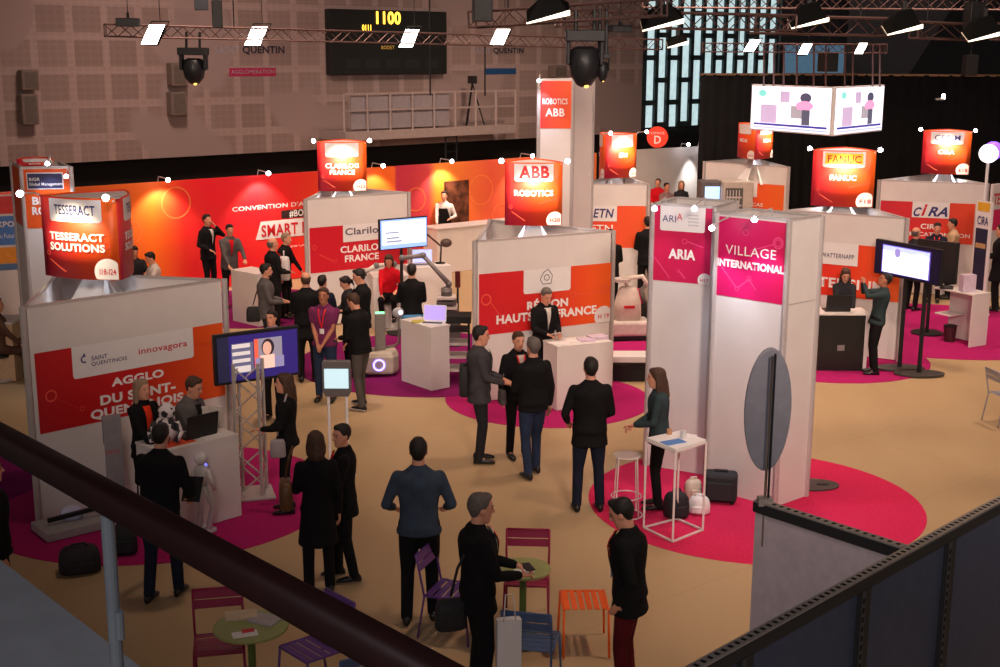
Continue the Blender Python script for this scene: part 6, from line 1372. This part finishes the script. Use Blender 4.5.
mw18 = P_('person with tied dark hair bowing over beside the wheeled robot group', 342, 279, face=110, h=1.58, female=True, hair='tail', L='front', Rr='front', head=(0, 25), top=dgrey)
mw19 = P_('person in black coat with bald crown, back turned, near the CLARILOG booth', 305, 274, face=15, h=1.80, hair='bald', hairm=hair_brown, L='front', Rr='down', hem=.70, wide=1.1)
mw20 = P_('person in navy jacket partly hidden behind the bald one in black coat', 322, 277, face=-20, h=1.64, top=navy_c, hairm=hair_dark, L='front', Rr='front')
mw21 = P_('bearded person in grey jacket with a black shoulder bag, facing right', 266, 266, face=-80, h=1.74, top=mid_grey, beard=True, L='front', Rr='front', hem=.80, head=(0, 5), pants=dgrey)
mw22 = P_('person in dark coat with grey hair and lanyard beside the white counter near the mural', 272, 240, face=-60, h=1.78, hairm=hair_grey, hair='bald', lany=True, L='front', Rr='front', hem=.72)
mw23 = P_('person in black coat carrying a white bag, left of the CLARILOG booth', 286, 235, face=-100, h=1.72, hairm=hair_blond, L='low', Rr='down', hem=.62, lean=5)
mw24 = P_('person in black suit with a hand at the face before the red mural', 206, 217, face=-120, h=1.80, L='face', Rr='hip', hem=.78, shirt=white_c)
mw25 = P_('person in grey jacket with red tie leaning on the white counter near the mural', 229, 227, face=-150, h=1.76, top=mid_grey, shirt=red_c, L='counter', Rr='low', lean=8, hem=.80)
mw26 = P_('small figure with reddish face seen just above the left video screen', 271, 313, face=160, h=1.62, top=lilac_c, female=True, hair='short', L='front', Rr='front')
mw27 = P_('waiter in white shirt and black apron behind the bar', 443, 192, face=172, h=1.80, top=white_c, lo=True, L=(.2, .25, 1.1), Rr='low', shirt=None)
mw28 = P_('seated person in red top and dark hair behind the CLARILOG counter', 388, 257, face=178, h=1.68, sit=.62, female=True, hair='bob', hairm=hair_brown, top=red_c, L='counter', Rr='low', head=(0, 20))
mw29 = P_('person in black sweater with blue bag at the belt, back turned, by the laptop counter', 411, 265, face=8, h=1.78, L='front', Rr='front', hem=.88, lo=True, pants=cloth('bluejean', (.05, .12, .26)))
mw30 = P_('person in black suit at the white counter, REGION HAUTS-DE-FRANCE booth', 548, 290, face=-152, h=1.76, shirt=white_c, L='front', Rr='front', head=(0, 24), hem=.80, hairm=hair_grey, lean=3)
mw31 = P_('person in black suit seen at the right edge of the middle booth', 610, 229, face=-10, h=1.78, L='front', Rr='front', hem=.78)
mw32 = P_('person in black suit seen from behind left of the ARIA column', 647, 216, face=5, h=1.88, L='front', Rr='front', hem=.78)
# far centre
for i, (px, py, fc, tp, hr_, hm_, lb) in enumerate([(643, 173, -80, jk, 'short', hair_dark, 'distant person in dark jacket, leftmost of four before the white partition'), (657, 178, 160, red_c, 'short', hair_brown, 'distant person with red top, second of four before the white partition'), (666, 182, 200, pinkish, 'short', hair_dark, 'distant person in pale top, third of four before the white partition'), (680.5, 180, 190, dgrey, 'long', hair_blond, 'distant person with long fair hair, rightmost of four before the white partition')]):
    P_(lb, px, py, face=fc, h=1.72, top=tp, hair=hr_, hairm=hm_, L='front', Rr='front', female=(i == 3), group=None)
# right
mw33 = P_('person with long brown hair at the laptop behind the black-fronted counter', 846, 268, face=175, h=1.66, female=True, hair='long', hairm=hair_brown, top=dgrey, L='low', Rr='low', head=(0, 22), lean=5)
mw34 = P_('person in dark grey sweater holding up a phone to photograph, facing left', 887, 271, face=84, h=1.72, top=teal_c, pants=jk, L='photo', Rr='photo', lean=-7, hem=.86, lo=True, head=(0, -8), skinm=skin_b)
mw35 = P_('grey-haired person in dark jacket behind the second screen, CiRA booth', 916, 225, face=-60, h=1.74, hairm=hair_grey, hair='bald', top=dgrey, L='front', Rr='front')
mw36 = P_('dark-haired person facing the camera before the CiRA panel', 937, 220.5, face=165, h=1.72, top=navy_c, L='front', Rr='front', head=(0, 10), lany=True)
mw37 = P_('person in beige shirt facing left before the CiRA panel', 951, 216, face=80, h=1.76, top=beige_c, lo=True, L='front', Rr='front', head=(0, 10))
mw38 = P_('person in black coat cut off by the right picture edge', 1001, 222, face=60, h=1.80, L='front', Rr='front', hem=.6)
# left
mw39 = P_('person in pink shirt and black trousers at the far left stand', 16, 241, face=85, h=1.76, top=pinkish, lo=True, L='low', Rr='low', lean=4)
mw40 = P_('seated person in brown clothing at the far left edge', -4, 302, face=-70, h=1.72, sit=.50, top=tanc, pants=cloth('brownleg', (.08, .04, .03)), L='low', Rr='low')
mw41 = P_('dark-haired seated person behind the TESSERACT lantern', 134, 250, face=-150, h=1.72, sit=.48, top=dgrey, L='counter', Rr='low', head=(0, 20))
mw42 = P_('seated person in white shirt right of the TESSERACT lantern', 147, 256, face=120, h=1.74, sit=.48, top=white_c, lo=True, L='counter', Rr='low', head=(0, 25))
mw43 = P_('dark figure at the far left edge behind the red rail', -10, 462, face=-60, h=1.74)

# ------------------------------------------------------------------ things people hold or wear (things of their own)
def at_person(pr, v):                                      # local point of a figure to the world
    t = pr[0]; a = t.rotation_euler.z; v = Vector(v); return Vector((t.location.x + v.x * math.cos(a) - v.y * math.sin(a), t.location.y + v.x * math.sin(a) + v.y * math.cos(a), t.location.z + v.z))
def held(name, label, cat, pr, v, sx, sy, sz, m, rz=0, rx=0, bevel=.004):
    o = MB().box(0, 0, -sz / 2, sx, sy, sz).build(name, m, None, bevel=bevel); o.location = at_person(pr, v); o.rotation_euler = (R(rx), 0, pr[0].rotation_euler.z + R(rz)); return tag(o, label, cat)
phone = black_plastic
hr = mw1[2][1]; held('phone', 'dark phone in the hands of the nearest person in black suit', 'phone', mw1, (0, hr.y + .10, hr.z + .02), .16, .08, .012, phone)
def bag(name, label, pr, v, sx, sy, sz, m, strap=None, rz=0, cat='bag'):
    p = at_person(pr, v); t = thing(name, label, cat, p, pr[0].rotation_euler.z + R(rz)); rg = []
    for zz, s in ((-1, .8), (-.9, 1), (-.3, 1), (.1, .95), (.35, .8), (.4, .5)):
        rg.append([Vector((sx / 2 * s * (abs(math.cos(a)) ** .5) * (1 if math.cos(a) > 0 else -1), sy / 2 * s * (abs(math.sin(a)) ** .5) * (1 if math.sin(a) > 0 else -1), sz * zz / 1.4)) for a in [2 * math.pi * i / 20 + .01 for i in range(20)]])
    MB().rings(rg).build('body', m, t, smooth=True)
    if strap:
        pts = [Vector(q) for q in strap]; MB().tube(pts, .012, 6).build('strap', m, t, smooth=True)
    return t
bag('shoulder_bag', 'black shoulder bag behind the nearest person in black suit', mw1, (.03, -.24, .86), .13, .26, .26, bagb, [(0, .0, .1), (.03, .05, .35), (.08, .16, .60)])
p = at_person(mw1, (.20, .20, .70)); t = thing('paper_bag', 'tall white paper bag held by the nearest person in black suit', 'bag', p, R(12))
MB().rings([[Vector(v) for v in ((-.10, -.04, z), (.10, -.04, z), (.10, .04, z), (-.10, .04, z))] for z in (-.46, .08)]).build('body', white_stock, t); MB().tube([(-.05, -.04, .07), (-.03, -.02, .30), (.03, -.02, .30), (.05, -.04, .07)], .005, 6).build('handle', white_stock, t, smooth=True)
bag('handbag', 'brown handbag on the arm of the person in long black coat', mw4, (-.30, .04, 1.12), .13, .30, .28, mat('brown_leather', (.13, .055, .02), .45), [(0, 0, .1), (.04, 0, .3), (.08, 0, .42)])
bag('shoulder_bag', 'black shoulder bag of the bearded person in grey jacket', mw21, (.04, -.22, .94), .11, .24, .26, bagb, [(0, .0, .1), (.03, .06, .3), (.07, .15, .50)])
bag('backpack', 'black backpack behind the person in dark grey suit', mw10, (0, -.20, 1.20), .28, .13, .42, bagb, [(.09, .0, .1), (.11, .10, .22), (.11, .19, .22)])
bag('tote_bag', 'white paper bag carried by the person in black coat left of the CLARILOG booth', mw23, (.26, .10, 1.15), .10, .24, .48, white_stock, [(0, 0, .15), (0, 0, .25)])
bag('tote_bag', 'grey-white satchel hanging from the person in black by the lattice tower', mw9, (-.20, .10, .88), .06, .18, .22, mat('satchel_grey', (.32, .28, .30), .6), [(0, 0, .1), (.02, -.05, .35), (.05, -.12, .58)])
bag('satchel', 'grey satchel at the hip of the person in black suit with red lanyard, centre', mw11, (.24, .06, .90), .08, .18, .20, mid_grey, [(0, 0, .08), (-.04, -.04, .3), (-.1, -.08, .5)])
bag('belt_bag', 'bright blue bag at the waist of the person in black sweater', mw29, (.0, -.18, .88), .42, .12, .22, mat('bag_blue', (.04, .20, .42), .5), None, 0)
held('tablet', 'tablet with lit screen held by the person bending before the left counter', 'tablet', mw6, (.20, .36, 1.02), .19, .012, .26, black_plastic, 0, -35)
p = at_person(mw6, (.20, .36, 1.02)); held('phone', 'phone held up by the photographing person at right', 'phone', mw34, (0, .48, 1.58), .15, .012, .08, phone)
o = tag(MB().cyl(0, 0, 0, .17, .032, n=14).cyl(0, 0, .17, .21, .032, .014, 14).build('water_bottle', mat('bottle_blue', (.10, .28, .55), .2), None, smooth=False), 'small blue water bottle held by the short-haired person with red lanyard', 'bottle'); o.location = at_person(mw5, (.16, .24, .86))
held('leaflet', 'white leaflet in the hands of the person at the REGION counter', 'papers', mw30, (0, .40, 1.10), .2, .14, .004, white_stock, 0, 20)
for k, pr in enumerate([mw27]):
    o = MB(); c0 = []
    for z, sp in ((.58, 95), (.95, 95), (1.12, 60), (1.38, 32)): c0.append([at_person(pr, (.19 * math.sin(a), .165 * math.cos(a), z)) for a in [R(-sp + 2 * sp * i / 12) for i in range(13)]])
    vs = [v for r in c0 for v in r]; o.add(vs, [[i * 13 + j, i * 13 + j + 1, (i + 1) * 13 + j + 1, (i + 1) * 13 + j] for i in range(3) for j in range(12)])
    q = o.build('apron', jk, None); s_ = q.modifiers.new('s', 'SOLIDIFY'); s_.thickness = .012; q.parent = pr[0]; q.matrix_parent_inverse = (Matrix.Translation(pr[0].location) @ Matrix.Rotation(pr[0].rotation_euler.z, 4, 'Z')).inverted()
# bar stool under the left counter figure and seats for the other seated ones
def seat_for(pr, h_, label):
    p = pr[0].location; t = thing('stool', label, 'stool', (p.x, p.y, 0)); MB().cyl(p.x, p.y, h_ - .05, h_ - .01, .18, n=24).build('seat', black_plastic, t, True, bevel=.008); MB().cyl(p.x, p.y, .03, h_ - .05, .025, n=10).build('column', alu, t, True); MB().cyl(p.x, p.y, .014, .035, .2, n=24).build('foot', alu, t, True)
seat_for(mw8, .72 - .04, 'bar stool under the seated person at the AGGLO laptop'); seat_for(mw28, .58, 'stool under the seated person in red'); seat_for(mw40, .46, 'stool under the seated person in brown at the far left')
seat_for(mw41, .44, 'stool under the dark-haired seated person behind the lantern'); seat_for(mw42, .44, 'stool under the seated person in white shirt')
